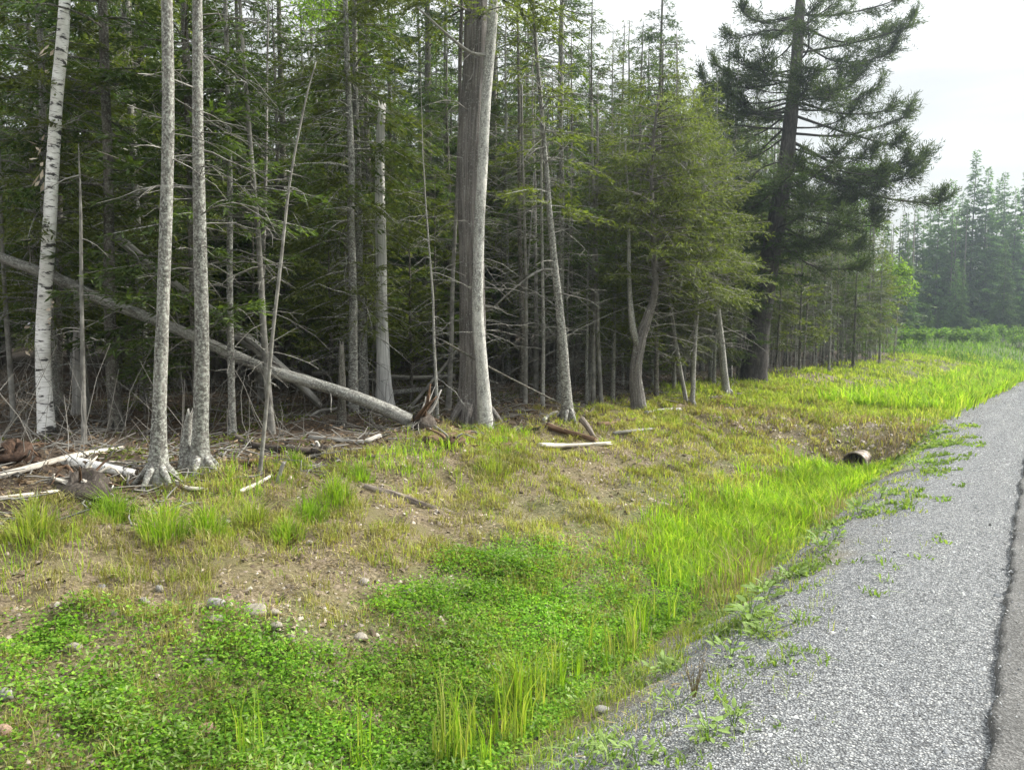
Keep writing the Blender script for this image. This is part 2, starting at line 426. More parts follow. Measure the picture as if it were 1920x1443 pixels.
def stone_material(name, cols):
    m, t, p, o = newmat(name)
    co = N(t, 'ShaderNodeTexCoord')
    g = N(t, 'ShaderNodeNewGeometry')
    r = ramp(t, g.outputs['Random Per Island'], [(i / (len(cols) - 1), c) for i, c in enumerate(cols)])
    n = N(t, 'ShaderNodeTexNoise', Scale=22.0, Detail=6.0, Roughness=.7); t.links.new(co.outputs['Object'], n.inputs[0])
    k = ramp(t, n.outputs[0], [(.3, (.6, .58, .55)), (.7, (1.25, 1.25, 1.25))])
    mps = N(t, 'ShaderNodeMapping'); mps.inputs['Scale'].default_value = (2.6, .35, 1); t.links.new(co.outputs['Object'], mps.inputs[0])
    n2 = N(t, 'ShaderNodeTexNoise', Scale=1.5, Detail=6.0, Roughness=.65); t.links.new(mps.outputs[0], n2.inputs[0])
    k2 = ramp(t, n2.outputs[0], [(.36, (.60, .61, .63)), (.5, (.92, .92, .92)), (.64, (1.15, 1.15, 1.08))])
    kk = mixc(t, 1.0, k.outputs[0], k2.outputs[0], 'MULTIPLY')
    t.links.new(mixc(t, 1.0, r.outputs[0], kk, 'MULTIPLY'), p.inputs['Base Color'])
    bump(t, p, n.outputs[0], .4, .01)
    return m
gravel_mat = stone_material('gravel_mat', [(.12, .129, .142), (.205, .218, .234), (.27, .284, .302), (.34, .355, .37), (.45, .462, .47)])
clod_mat = stone_material('clod_mat', [(.05, .036, .024), (.10, .076, .05), (.16, .125, .085), (.22, .18, .125)])
grit_mat = stone_material('grit_mat', [(.06, .058, .055), (.12, .115, .108), (.19, .188, .18), (.27, .272, .265), (.40, .40, .385)])
stone_pale = stone_material('stone_pale', [(.31, .28, .24), (.31, .28, .24)])
stone_grey = stone_material('stone_grey', [(.28, .27, .26), (.28, .27, .26)])
stone_pink = stone_material('stone_pink', [(.32, .22, .165), (.32, .22, .165)])
stone_small = stone_material('stone_small', [(.16, .12, .09), (.26, .21, .17), (.36, .31, .26), (.48, .44, .38)])

def metal_material():
    m, t, p, o = newmat('culvert_metal')
    co = N(t, 'ShaderNodeTexCoord')
    n = N(t, 'ShaderNodeTexNoise', Scale=14.0, Detail=5.0); t.links.new(co.outputs['Object'], n.inputs[0])
    r = ramp(t, n.outputs[0], [(.35, (.10, .07, .05)), (.5, (.20, .17, .145)), (.7, (.33, .31, .29))])
    t.links.new(r.outputs[0], p.inputs['Base Color']); p.inputs['Metallic'].default_value = .25; p.inputs['Roughness'].default_value = .55
    return m
culvert_metal = metal_material()

# ------------------------------------------------------------------ tagging
LABELS = {}
def tag(o, label, cat, group=None, kind=None):
    o['label'] = label; o['category'] = cat
    if group: o['group'] = group
    if kind: o['kind'] = kind
    return o
def empty(name, loc, rz=0.0, sc=1.0):
    e = bpy.data.objects.new(name, None); COL.objects.link(e)
    e.location = loc; e.rotation_euler = (0, 0, rz); e.scale = (sc, sc, sc); e.empty_display_size = .2
    return e
def copy_tree(root, loc, rz, sc, label, cat, group):
    c = root.copy(); COL.objects.link(c)
    c.location = loc; c.rotation_euler = (0, 0, rz); c.scale = (sc, sc, sc)
    for ch in PROTO_KIDS[root.name]:
        d = ch.copy(); COL.objects.link(d); d.parent = c
    return tag(c, label, cat, group)

# ================================================================== GROUND, ROAD
def build_ground():
    ul = np.concatenate([np.array([-700, -400, -220, -130, -90, -65, -50]), np.arange(-42, -12, 1.0), np.arange(-12, -7, .2), np.arange(-7, -0.6, .085),
                         np.arange(-.6, .4, .12), np.arange(.5, 20, .6), np.array([22, 26, 32, 40, 55, 80, 120, 200, 400, 700])])
    vl = np.concatenate([np.array([-300, -150, -80, -45, -30]), np.arange(-22, -2, 1.0), np.arange(-2, 0.6, .25), np.arange(.6, 10, .085), np.arange(10, 20, .1), np.arange(20, 45, .3),
                         np.arange(45, 110, 1.5), np.array([112, 118, 126, 140, 160, 200, 260, 350, 500, 800])])
    W, Vv = np.meshgrid(ul, vl, indexing='ij')
    U = W + curve_off(np.clip(Vv, -60, 900))
    Z = ground_z(U, Vv)
    Z = np.where(np.abs(W) > 60, .6, Z); Z = np.where(W > 40, .3, Z)
    mb = MB(); nu, nv = len(ul), len(vl)
    i = np.arange(nu - 1)[:, None] * nv; j = np.arange(nv - 1)[None]
    F = np.stack([i + j, i + nv + j, i + nv + j + 1, i + j + 1], -1).reshape(-1, 4)
    mb.add(np.stack([U, Vv, Z], -1).reshape(-1, 3), F)
    o = mb.build('ground', ground_mat, smooth=True)
    w = W.ravel(); u = U.ravel(); v = Vv.ravel()
    nn = fbm(u * 1.7, v * 1.7, 41, 4) - .5
    grav = sstep(-2.05, -1.3, w + nn * 1.5) * (1 - sstep(7.6, 8.4, w))
    litter = sstep(-5.9, -6.7, w + nn * 1.8)
    gap = sstep(42, 48, v)
    litter = litter * (1 - gap * sstep(-16, -11, w))
    green = (sstep(-1.9, -2.3, w + nn * .4) * sstep(-4.6, -3.6, w + nn * 1.4)) * .5
    dirt = .8 * np.exp(-((v - CULV_V - .9) / 1.3) ** 2) * sstep(-1.6, -2.2, w) * sstep(-6.5, -4, w)
    green = green * (1 - dirt)
    green = np.maximum(green, .5 * sstep(20, 30, v) * sstep(-1.6, -2.4, w) * (1 - litter))
    green = np.maximum(green, gap * sstep(-1.8, -2.4, w) * (1 - litter)) + (w > 8.2) * .9
    col = np.stack([grav, litter, np.clip(green, 0, 1), np.ones_like(w)], -1)
    a = o.data.color_attributes.new('zone', 'FLOAT_COLOR', 'POINT'); a.data.foreach_set('color', col.astype(np.float32).ravel())
    o['kind'] = 'structure'; o['label'] = 'uneven roadside ground with ditch, bank and dark forest floor'
    return o
ground = build_ground()

def build_road():
    mb = MB()
    vl = np.concatenate([np.arange(-40, -2, 2.0), np.arange(-2, 14, .05), np.arange(14, 60, .4), np.arange(60, 400, 5.0)])
    rng = np.random.default_rng(5)
    edge = -.065 + (vnoise(vl * 9, vl * 0, 7) - .5) * .03 + (vnoise(vl * 1.7, vl * 0, 17) - .5) * .02
    c = curve_off(vl)
    rows = [np.stack([c + edge - .012, vl, np.full_like(vl, -.06)], -1), np.stack([c + edge + .004, vl, np.full_like(vl, .008)], -1),
            np.stack([c + edge + .03, vl, np.full_like(vl, .016)], -1), np.stack([c + 3.5, vl, np.full_like(vl, .06)], -1),
            np.stack([c + 7.1, vl, np.full_like(vl, .01)], -1), np.stack([c + 7.12, vl, np.full_like(vl, -.06)], -1)]
    V = np.stack(rows, 0); n = len(vl)
    i = np.arange(len(rows) - 1)[:, None] * n; j = np.arange(n - 1)[None]
    mb.add(V.reshape(-1, 3), np.stack([i + j, i + n + j, i + n + j + 1, i + j + 1], -1).reshape(-1, 4))
    o = mb.build('road', asphalt_mat)
    o['kind'] = 'structure'; o['label'] = 'grey asphalt road with a ragged raised edge'
build_road()

# ================================================================== TREES
def dead_branches(mb, pathf, z0, z1, n, lr, rng, rad=.008, droop=.5, twigs=3, faceaz=None):
    """thin bare limbs spread along a trunk; pathf(z)->(n,3)"""
    z = rng.uniform(z0, z1, n); az = rng.random(n) * 2 * math.pi
    L = rng.uniform(lr[0], lr[1], n) * rng.uniform(.5, 1, n)
    e = rng.normal(.12, .22, n)
    s = np.linspace(0, 1, 6)[None]
    d = np.stack([np.cos(az), np.sin(az)], -1)
    bend = rng.normal(0, .12, n)
    perp = np.stack([-d[:, 1], d[:, 0]], -1)
    hor = (s * L[:, None])[..., None] * d[:, None] + (s ** 2 * L[:, None] * bend[:, None])[..., None] * perp[:, None]
    zz = z[:, None] + L[:, None] * (e[:, None] * s - droop * (rng.uniform(.2, 1, n)[:, None]) * s ** 2)
    wob = rng.normal(0, .012, (n, 6, 3)); wob[:, 0] = 0
    base = pathf(z)
    P = np.concatenate([base[:, None, :2] + hor, zz[..., None]], -1) + wob * L[:, None, None]
    R = rad * rng.uniform(.6, 1.4, n)[:, None] * (1 - .75 * s) * np.sqrt(L / L.mean())[:, None]
    sticks(mb, P, R)
    if twigs:
        m = n * twigs
        k = np.repeat(np.arange(n), twigs); t = rng.uniform(.25, .95, m)
        f = t * 5; i0 = np.minimum(f.astype(int), 4); ff = (f - i0)[:, None]
        O = P[k, i0] * (1 - ff) + P[k, i0 + 1] * ff
        a2 = az[k] + rng.choice([-1, 1], m) * rng.uniform(.5, 1.2, m)
        l2 = L[k] * rng.uniform(.12, .4, m)
        dd = np.stack([np.cos(a2), np.sin(a2), rng.normal(-.15, .35, m)], -1)
        s2 = np.linspace(0, 1, 3)[None, :, None]
        P2 = O[:, None] + dd[:, None] * l2[:, None, None] * s2 + np.array([0, 0, -.15]) * (l2[:, None, None] * s2 ** 2)
        sticks(mb, P2, np.tile(np.array([[.55, .4, .2]]) * rad, (m, 1)))

def boughs(mb, wood, pathf, z, az, L, elev, droop, tip, rng, spacing=.085, wr=.42, sl=.10, sw=.023, dens=1.35, flat=.35, inner=.12):
    """needle-bearing boughs: axis, side twigs, sprays along the twigs"""
    nb = len(z)
    d = np.stack([np.cos(az), np.sin(az)], -1)
    def axis(k, t):
        b = base[k]
        h = (L[k] * t)[:, None] * d[k]
        zz = z[k] + L[k] * (elev[k] * t - droop[k] * t ** 2 + tip[k] * t ** 3)
        return np.concatenate([b[:, :2] + h, zz[:, None]], 1)
    base = pathf(z)
    ts = np.linspace(0, 1, 6)
    K = np.repeat(np.arange(nb), 6); T = np.tile(ts, nb)
    P = axis(K, T).reshape(nb, 6, 3)
    if wood is not None: sticks(wood, P, (.006 + .009 * L)[:, None] * (1 - .8 * ts)[None])
    nt_ = np.maximum((L / spacing * 2).astype(int), 4)
    k = np.repeat(np.arange(nb), nt_); m = len(k)
    t = inner + (1.0 - inner) * rng.random(m) ** .85
    side = rng.choice([-1.0, 1.0], m)
    O = axis(k, t)
    slope = elev[k] - 2 * droop[k] * t + 3 * tip[k] * t ** 2
    ang = az[k] + side * rng.uniform(.55, 1.05, m) * (1 - .6 * t ** 3)
    D = unit(np.stack([np.cos(ang), np.sin(ang), slope * .8 + rng.normal(-.12, .18, m)], -1))
    l = (wr * L[k] * (1 - t) ** .8 * rng.uniform(.6, 1.1, m)) + .07
    ns = np.maximum((l / .05 * dens).astype(int), 1)
    q = np.repeat(np.arange(m), ns); mm = len(q)
    s = rng.random(mm)
    PP = O[q] + D[q] * (l[q] * s)[:, None]
    PP[:, 2] -= l[q] * s ** 2 * .22
    a3 = ang[q] + rng.choice([-1, 1], mm) * rng.uniform(.1, .9, mm)
    DD = np.stack([np.cos(a3), np.sin(a3), D[q][:, 2] + rng.normal(-.05, flat, mm)], -1)
    NN = unit(np.array([0, 0, 1.0]) + rng.normal(0, .45, (mm, 3)))
    kites(mb, PP, DD, NN, sl * rng.uniform(.6, 1.3, mm), sw * rng.uniform(.7, 1.3, mm))

def conifer(seed, H, zb, R, nb, tr, droop=.35, elev=.1, tip=.15, wr=.42, sl=.10, sw=.032, dens=1.0, dead=None, shape=.75, lean=0.0, spacing=.085):
    rng = np.random.default_rng(seed)
    zs = np.linspace(-.25, H, 16)
    wob = np.cumsum(rng.normal(0, .012 * H / 10, (16, 2)), 0)
    ln = rng.normal(0, 1, 2) * lean
    path = np.concatenate([wob + ln[None] * zs[:, None], zs[:, None]], 1)
    path[:, :2] -= path[0, :2]
    pathf = lambda z: np.stack([np.interp(z, zs, path[:, 0]), np.interp(z, zs, path[:, 1]), z], -1)
    rad = tr * (1 - .93 * np.clip(zs / H, 0, 1)) ** .9 * (1 + .35 * np.exp(-np.clip(zs, 0, 9) / .25))
    trunk = MB(); tube(trunk, path, rad, 8, .12, seed)
    crown = MB()
    if nb:
        x = rng.random(nb) ** 1.05
        z = zb + (H - zb) * x
        L = R * (1 - x) ** shape * rng.uniform(.55, 1.15, nb) * np.clip(.55 + x * 4, 0, 1) + .1
        boughs(crown, trunk, pathf, z, rng.random(nb) * 2 * math.pi, L, elev + rng.normal(0, .12, nb) + x * .35, droop * rng.uniform(.6, 1.3, nb), tip * rng.uniform(.3, 1.4, nb), rng,
               wr=wr, sl=sl, sw=sw, dens=dens, spacing=spacing)
    if dead:
        dead_branches(trunk, pathf, dead[0], dead[1], dead[2], (dead[3], dead[4]), rng, .0075)
    return trunk, crown

PROTO_KIDS = {}
PROTOS = {}
def proto(key, name, trunk, crown, bmat, fmat):
    e = empty(name, (0, 0, 0)); COL.objects.unlink(e)
    kids = []
    t = trunk.build('trunk', bmat, None, True, bark=True); COL.objects.unlink(t); kids.append(t)
    if crown is not None and crown.n:
        c = crown.build('crown', fmat, None); COL.objects.unlink(c); kids.append(c)
    e.name = key + '_source'
    PROTO_KIDS[e.name] = kids; PROTOS[key] = (e, name)
def plant(key, p, rz, sc, label, cat, group):
    e, name = PROTOS[key]
    c = copy_tree(e, p, rz, sc, label, cat, group); c.name = name
    for ch in c.children: pass
    return c

t_, c_ = conifer(11, 13, 1.3, 2.1, 165, .13, .34, .02, .1, sl=.11, sw=.026, dens=1.5, dead=(.4, 6, 110, .5, 1.7)); proto('spruceA', 'spruce_tree', t_, c_, bark_spruce, needle_dark)
t_, c_ = conifer(12, 11.5, 2.0, 1.75, 130, .105, .42, .0, .12, sl=.11, sw=.026, dens=1.5, dead=(.4, 7, 140, .4, 1.6)); proto('spruceB', 'spruce_tree', t_, c_, bark_spruce, needle_mid)
t_, c_ = conifer(13, 8.5, .8, 1.6, 130, .085, .22, .12, .05, sl=.11, sw=.026, dens=1.5, dead=(.3, 4, 70, .3, 1.3)); proto('firC', 'fir_tree', t_, c_, bark_spruce, needle_mid)
t_, c_ = conifer(14, 3.8, .5, .95, 60, .035, .15, .18, .05, wr=.5, dens=1.1, dead=(.2, 1, 10, .2, .5)); proto('firD', 'fir_sapling', t_, c_, bark_spruce, needle_olive)
t_, c_ = conifer(15, 9.5, 1.5, 1.8, 120, .085, .6, .08, .2, wr=.5, sl=.12, sw=.024, dens=1.4, dead=(.4, 6, 130, .4, 1.6)); proto('hemlockE', 'hemlock_tree', t_, c_, bark_lichen, needle_olive)
t_, c_ = conifer(16, 7.5, 0, 1, 0, .045, dead=(.5, 7.2, 95, .2, 1.1), lean=.03); proto('poleF', 'dead_pole', t_, None, twig_mat, None)
t_, c_ = conifer(17, 5.5, 0, 1, 0, .028, dead=(.3, 5.2, 60, .15, .8), lean=.03); proto('poleG', 'dead_pole', t_, None, bark_pale, None)
t_, c_ = conifer(18, 9, 0, 1, 0, .05, dead=(1.0, 8.5, 70, .2, 1.3), lean=.02); proto('poleH', 'dead_pole', t_, None, bark_spruce, None)
t_, c_ = conifer(19, 16, .3, 3.0, 300, .11, .42, -.05, .14, wr=.36, sl=.26, sw=.10, dens=1.1, spacing=.15, shape=1.0); proto('farA', 'far_spruce', t_, c_, bark_spruce, needle_far)
t_, c_ = conifer(20, 14, .3, 2.4, 280, .10, .46, -.05, .14, wr=.36, sl=.25, sw=.095, dens=1.1, spacing=.15, shape=.95); proto('farB', 'far_spruce', t_, c_, bark_spruce, needle_far)
t_, c_ = conifer(21, 9.0, 2.6, 1.1, 60, .07, .5, .0, .15, wr=.4, dens=.8, dead=(.5, 8, 130, .3, 1.2)); proto('thinI', 'thin_spruce', t_, c_, bark_lichen, needle_mid)

# ---- hero trees placed from the photograph -------------------------------------------------
def hero_path(pix, depth, top_h, n=26, spread=0.0, sink=.2):
    """pix: pixel points from base up; goes on above the frame to height top_h"""
    base = hit(*pix[0]) if depth is None else at(*pix[0], depth)
    if depth is None: depth = depth_of(base)
    pts = [at(x, y, depth + spread * i / max(1, len(pix) - 1)) for i, (x, y) in enumerate(pix)]
    pts[0] = base
    pts = [base + (base - pts[1]) / np.linalg.norm(base - pts[1]) * sink] + pts
    if top_h and pts[-1][2] < top_h:
        d = pts[-1] - pts[-2]; d = d / max(d[2], .05)
        d[:2] *= .7
        a = pts[-1]; pts.append(a + d * (top_h - a[2]) * .5); d[:2] *= .4; pts.append(pts[-1] + d * (top_h - a[2]) * .5)
    P = spline(pts, n)
    return base, depth, P
def along(P):
    zz = P[:, 2]; o = np.argsort(zz)
    return lambda z: np.stack([np.interp(z, zz[o], P[o, 0]), np.interp(z, zz[o], P[o, 1]), z], -1)
def rad_from_px(P, depth, prof, top_r=.02):
    """prof: (pixel row, pixel width) pairs from base up"""
    rows = np.array([project(p)[1] for p in P])
    prof = sorted(prof); ys = np.array([a for a, b in prof], float); ws = np.array([b for a, b in prof], float)
    r = np.interp(rows, ys, ws) * depth / FPX / 2 * .86
    above = rows < 0
    if above.any():
        zz = P[:, 2]; z0 = zz[~above].max(); z1 = zz.max()
        r = np.where(above, r * (1 - .9 * np.clip((zz - z0) / max(z1 - z0, .1), 0, 1)), r)
    return r

def root_flare(e, base, r, mat, rng, n=5):
    for q in range(n):
        a = q * 6.283 / n + rng.uniform(-.5, .5); d = np.array([math.cos(a), math.sin(a), 0]); L = r * rng.uniform(1.7, 2.5)
        p0 = base + d * r * .55 + np.array([0, 0, r * 1.3]); p1 = base + d * r * 1.5 + np.array([0, 0, r * .25]); p2 = base + d * L
        p2[2] = float(ground_z(p2[0], p2[1])) - .03
        w = MB(); tube(w, spline([p0, p1, p2], 6), np.linspace(r * .36, r * .12, 6), 7, .2, q + 5); w.build('root', mat, e, True, base, True)
def hero_conifer(name, pix, prof, label, cat, seed, bmat, fmat=None, top_h=11, zb=4, R=1.4, nb=60, dead=None, rough=.12, depth=None, extra=None, droop=.4, group=None, sides=12, dome=False, dens=1.35):
    rng = np.random.default_rng(seed)
    base, depth, P = hero_path(pix, depth, top_h)
    e = empty(name, base)
    tr = MB(); r = rad_from_px(P, depth, prof)
    zrel = np.clip(P[:, 2] - base[2], 0, 9)
    r = r * (1 + .25 * np.exp(-zrel / .15))
    tube(tr, P, r, sides, rough, seed)
    f = along(P)
    if dead:
        d = MB()
        dead_branches(d, f, base[2] + dead[0], base[2] + dead[1], dead[2], (dead[3], dead[4]), rng, .008)
        d.build('dead_branches', twig_mat, e, False, base, True)['kind'] = 'stuff'
    if fmat and nb:
        cr = MB(); x = rng.random(nb)
        z = base[2] + zb + (P[-1, 2] - base[2] - zb) * x
        L = R * ((1 - x) ** .7 if not dome else np.sqrt(np.clip(1 - (x * 1.25 - .25) ** 2, .05, 1))) * rng.uniform(.5, 1.1, nb) + .15
        boughs(cr, tr, f, z, rng.random(nb) * 6.283, L, (.05 if not dome else .35) + .3 * x, droop * rng.uniform(.6, 1.3, nb), .15 * np.ones(nb), rng, dens=dens, flat=.35 if not dome else .6)
        cr.build('crown', fmat, e, False, base)
    tr.build('trunk', bmat, e, True, base, True)
    if r[2] > .05 and bmat is not birch_bark: root_flare(e, base, r[2], bmat, rng)
    if extra: extra(e, base, depth, P, r, rng)
    return tag(e, label, cat, group), P, depth

def leaf_cloud(mb, centers, radii, n, size, rng, squash=.6):
    k = rng.integers(0, len(centers), n)
    d = unit(rng.normal(0, 1, (n, 3))) * (rng.random(n) ** .45)[:, None]
    d[:, 2] *= squash
    P = np.asarray(centers)[k] + d * np.asarray(radii)[k][:, None]
    kites(mb, P, rng.normal(0, 1, (n, 3)) + np.array([0, 0, -.3]), unit(rng.normal(0, .6, (n, 3)) + np.array([0, 0, 1.0])), size * rng.uniform(.6, 1.3, n), size * .7 * rng.uniform(.7, 1.2, n), .5)

# white birch
def birch_extra(e, base, depth, P, r, rng):
    f = along(P)
    for (py, dx, ln) in ((100, -16, .16), (262, -16, .2), (335, -14, .22), (300, -15, .14), (640, -16, .12), (560, 12, .1), (585, 12, .12), (150, -14, .1)):
        z = (at(90, py, depth))[2]; c = f(np.array([z]))[0]
        for q in range(4):
            cu = MB(); p = c + CR * dx * depth / FPX + CR * rng.normal(0, .012) + FH * rng.normal(-.03, .03) + np.array([0, 0, rng.normal(0, .08)])
            kites(cu, p[None], np.array([[CR[0] * np.sign(dx) * .6 + rng.normal(0, .3), CR[1] * np.sign(dx) * .6, rng.normal(-.4, .6)]]), rng.normal(0, 1, (1, 3)), np.array([ln * rng.uniform(.4, .9)]), np.array([.04]), .6)
            cu.build('bark_curl', bark_curl, e, False, base)
    lv = MB(); lw = MB()
    nb = 26
    z = rng.uniform(base[2] + 6.2, P[-1, 2], nb); az = rng.random(nb) * 6.283; L = rng.uniform(.6, 1.9, nb)
    st = f(z); en = st + np.stack([np.cos(az) * L, np.sin(az) * L, L * .7], -1)
    sticks(lw, np.stack([st, (st + en) / 2 + np.array([0, 0, .08]), en], 1), np.tile(np.array([[.016, .01, .004]]), (nb, 1)))
    lw.build('limbs', bark_spruce, e, False, base, True)
    leaf_cloud(lv, np.concatenate([en, (st + en) / 2]), np.full(nb * 2, .6), 5200, .06, rng)
    lv.build('crown', leaf_bright, e, False, base)
hero_conifer('birch_tree', [(88, 815), (80, 640), (93, 420), (106, 190), (122, 0)], [(0, 23), (300, 25), (640, 29), (830, 33)],
             'white birch with peeling bark leaning beside the fallen trunk', 'tree', 101, birch_bark, None, 11.5, rough=.06, extra=birch_extra, sides=14)

# two lichen covered trunks in front
hero_conifer('fir_tree', [(296, 902), (301, 700), (308, 500), (315, 250), (313, 0)], [(0, 24), (300, 25), (600, 26), (800, 30), (905, 42)],
             'pale lichen-spotted fir trunk nearest the white birch logs', 'tree', 102, bark_lichen, needle_mid, 12, 6.8, 1.3, 30, (2.4, 6.5, 34, .3, .9))
hero_conifer('fir_tree', [(374, 884), (379, 650), (375, 450), (371, 200), (370, 0)], [(0, 20), (250, 23), (500, 28), (800, 33), (890, 42)],
             'thick lichen-crusted fir trunk with a broken stump at its foot', 'tree', 103, bark_lichen, needle_mid, 12, 6.8, 1.3, 30, (1.8, 6.5, 44, .3, 1.0))
hero_conifer('spruce_tree', [(218, 800), (207, 620), (203, 330), (192, 0)], [(0, 18), (400, 20), (800, 28)],
             'dark spruce trunk behind the fallen trunk near the white birch', 'tree', 104, bark_spruce, needle_dark, 12, 3.0, 1.7, 80, (.8, 5, 50, .4, 1.4))
hero_conifer('spruce_tree', [(436, 815), (431, 560), (431, 330), (424, 60)], [(0, 9), (300, 11), (820, 16)],
             'slim spruce bristling with dead twigs behind the lichen-crusted fir', 'tree', 105, bark_lichen, needle_mid, 10, 2.6, 1.2, 60, (.8, 6, 110, .3, 1.3))
hero_conifer('dead_pole', [(158, 832), (153, 560), (151, 380), (147, 270)], [(270, 1.5), (400, 6), (560, 8), (840, 11)],
             'thin bare dead pole just beside the white birch', 'dead tree', 106, twig_mat, None, 0, dead=(1.0, 3.0, 14, .2, .5))
hero_conifer('dead_pole', [(26, 790), (14, 620), (6, 500), (2, 380)], [(380, 6), (600, 10), (800, 12)],
             'dead pole at the photo edge behind the white birch', 'dead tree', 107, twig_mat, None, 5, dead=(.6, 4.0, 30, .2, .7))
hero_conifer('spruce_tree', [(113, 760), (111, 560), (112, 300), (108, 0)], [(0, 8), (760, 13)],
             'slim dark spruce close behind the white birch', 'tree', 108, bark_spruce, needle_dark, 11, 2.4, 1.5, 70, (.6, 4, 40, .3, 1.2))

def jag_stem(name, pix, prof, label, cat, seed, mat, jag, depth=None, dead=None, rough=.15, flute=0.0, group=None):
    base, depth, P = hero_path(pix, depth, 0, 22)
    e = empty(name, base); rng = np.random.default_rng(seed)
    r = rad_from_px(P, depth, prof)
    r = r * (1 + .3 * np.exp(-np.clip(P[:, 2] - base[2], 0, 9) / .12))
    m = MB(); tube(m, P, r, 16, rough, seed, jag, flute)
    m.build('trunk', mat, e, True, base, True)
    if dead:
        d = MB(); dead_branches(d, along(P), base[2] + dead[0], base[2] + dead[1], dead[2], (dead[3], dead[4]), rng, dead[5] if len(dead) > 5 else .006, twigs=1)
        d.build('stubs', mat, e, False, base, True)['kind'] = 'stuff'
    return tag(e, label, cat, group)
jag_stem('dead_snag', [(722, 768), (717, 640), (715, 500), (712, 290), (716, 205)], [(190, 16), (400, 22), (600, 25), (700, 31), (770, 40)],
         'silver broken-topped snag standing behind the uprooted trunk', 'dead tree', 120, wood_silver, .14, dead=(1.5, 4.2, 16, .1, .5))
jag_stem('dead_sapling', [(487, 888), (498, 780), (512, 620), (528, 480), (545, 330), (575, 180), (592, 118)], [(110, 2.5), (330, 5.5), (600, 7.5), (890, 8.5)],
         'thin leaning dead sapling with short side stubs', 'dead tree', 121, twig_mat, .02, dead=(.8, 4.0, 36, .04, .14, .007))
jag_stem('splintered_stump', [(152, 780), (150, 690), (147, 600), (146, 560)], [(550, 14), (640, 24), (790, 36)],
         'splintered grey stump standing behind the white birch', 'stump', 122, wood_grey, .3, depth=11.0)
jag_stem('broken_stump', [(352, 872), (350, 830), (353, 790), (356, 775)], [(770, 12), (820, 22), (880, 34)],
         'broken stump slab at the foot of the lichen-crusted fir', 'stump', 123, bark_lichen, .14)
jag_stem('broken_stump', [(640, 800), (641, 720), (640, 650)], [(640, 10), (700, 14), (810, 22)],
         'slender broken stump under the leaning fallen trunk', 'stump', 124, bark_spruce, .1)

# big cedar with two stems
def build_cedar():
    base, depth, P = hero_path([(886, 785), (886, 640), (884, 480), (880, 300), (890, 120), (893, 0)], None, 12)
    rng = np.random.default_rng(130)
    e = empty('cedar_tree', base)
    m = MB(); r = rad_from_px(P, depth, [(0, 47), (200, 48), (450, 51), (700, 57), (790, 66)])
    r *= 1 + .25 * np.exp(-np.clip(P[:, 2] - base[2], 0, 9) / .15)
    tube(m, P, r, 28, .08, 3, flute=.07, nfl=9); m.build('trunk', bark_cedar, e, True, base, True); root_flare(e, base, r[2] * .8, bark_cedar, rng, 6)
    b2, d2, P2 = hero_path([(911, 797), (903, 680), (896, 590), (898, 450), (905, 300), (914, 150), (926, 0)], depth - .38, 11)
    m = MB(); tube(m, P2, rad_from_px(P2, d2, [(0, 22), (250, 22), (500, 23), (700, 26), (800, 34)]), 14, .12, 5); m.build('side_stem', bark_stem, e, True, base, True)
    b3, d3, P3 = hero_path([(868, 792), (866, 600), (869, 400), (862, 150), (866, 0)], depth + .15, 10)
    m = MB(); tube(m, P3, rad_from_px(P3, d3, [(0, 7), (800, 13)]), 10, .15, 6); m.build('side_stem', bark_cedar, e, True, base, True)
    # long bare limb arching up and away from the side stem
    m = MB()
    L1 = spline([at(917, 103, d2), at(885, 100, d2 - .15), at(850, 75, d2 - .25), at(800, 30, d2 - .3), at(745, -20, d2 - .3)], 12)
    tube(m, L1, np.linspace(.028, .011, 12), 6, .1, 8); m.build('bare_limb', wood_grey, e, True, base, True)
    d = MB(); dead_branches(d, along(P), base[2] + .6, base[2] + 6, 70, (.4, 1.4), rng, .008); d.build('dead_branches', twig_mat, e, False, base, True)['kind'] = 'stuff'
    cr = MB(); w = MB(); nb = 70; x = rng.random(nb); z = base[2] + 5.6 + 6 * x
    boughs(cr, w, along(P), z, rng.random(nb) * 6.283, 1.8 * (1 - x) ** .6 * rng.uniform(.6, 1, nb) + .2, np.full(nb, .1), np.full(nb, .5), np.full(nb, .2), rng)
    cr.build('crown', needle_cedar, e, False, base); w.build('limbs', bark_cedar, e, False, base, True)
    tag(e, 'big furrowed grey cedar with a pale second stem', 'tree')
build_cedar()

# curved lichen trunk with its bent bare limb
def curved_extra(e, base, depth, P, r, rng):
    m = MB(); L1 = spline([at(1042, 505, depth), at(1010, 508, depth - .1), at(965, 540, depth - .2), at(915, 585, depth - .2)], 12)
    tube(m, L1, np.linspace(.022, .012, 12), 6, .1, 4); m.build('bare_limb', twig_mat, e, True, base, True)
hero_conifer('cedar_tree', [(1065, 784), (1055, 640), (1040, 500), (1028, 370), (1015, 200), (1003, 60)], [(0, 7), (200, 9), (400, 13), (600, 18), (790, 25)],
             'slim curved cedar trunk coated in pale lichen', 'tree', 131, bark_lichen, needle_olive, 9.0, 3.0, 1.1, 60, (1.2, 6, 90, .4, 1.4), extra=curved_extra)

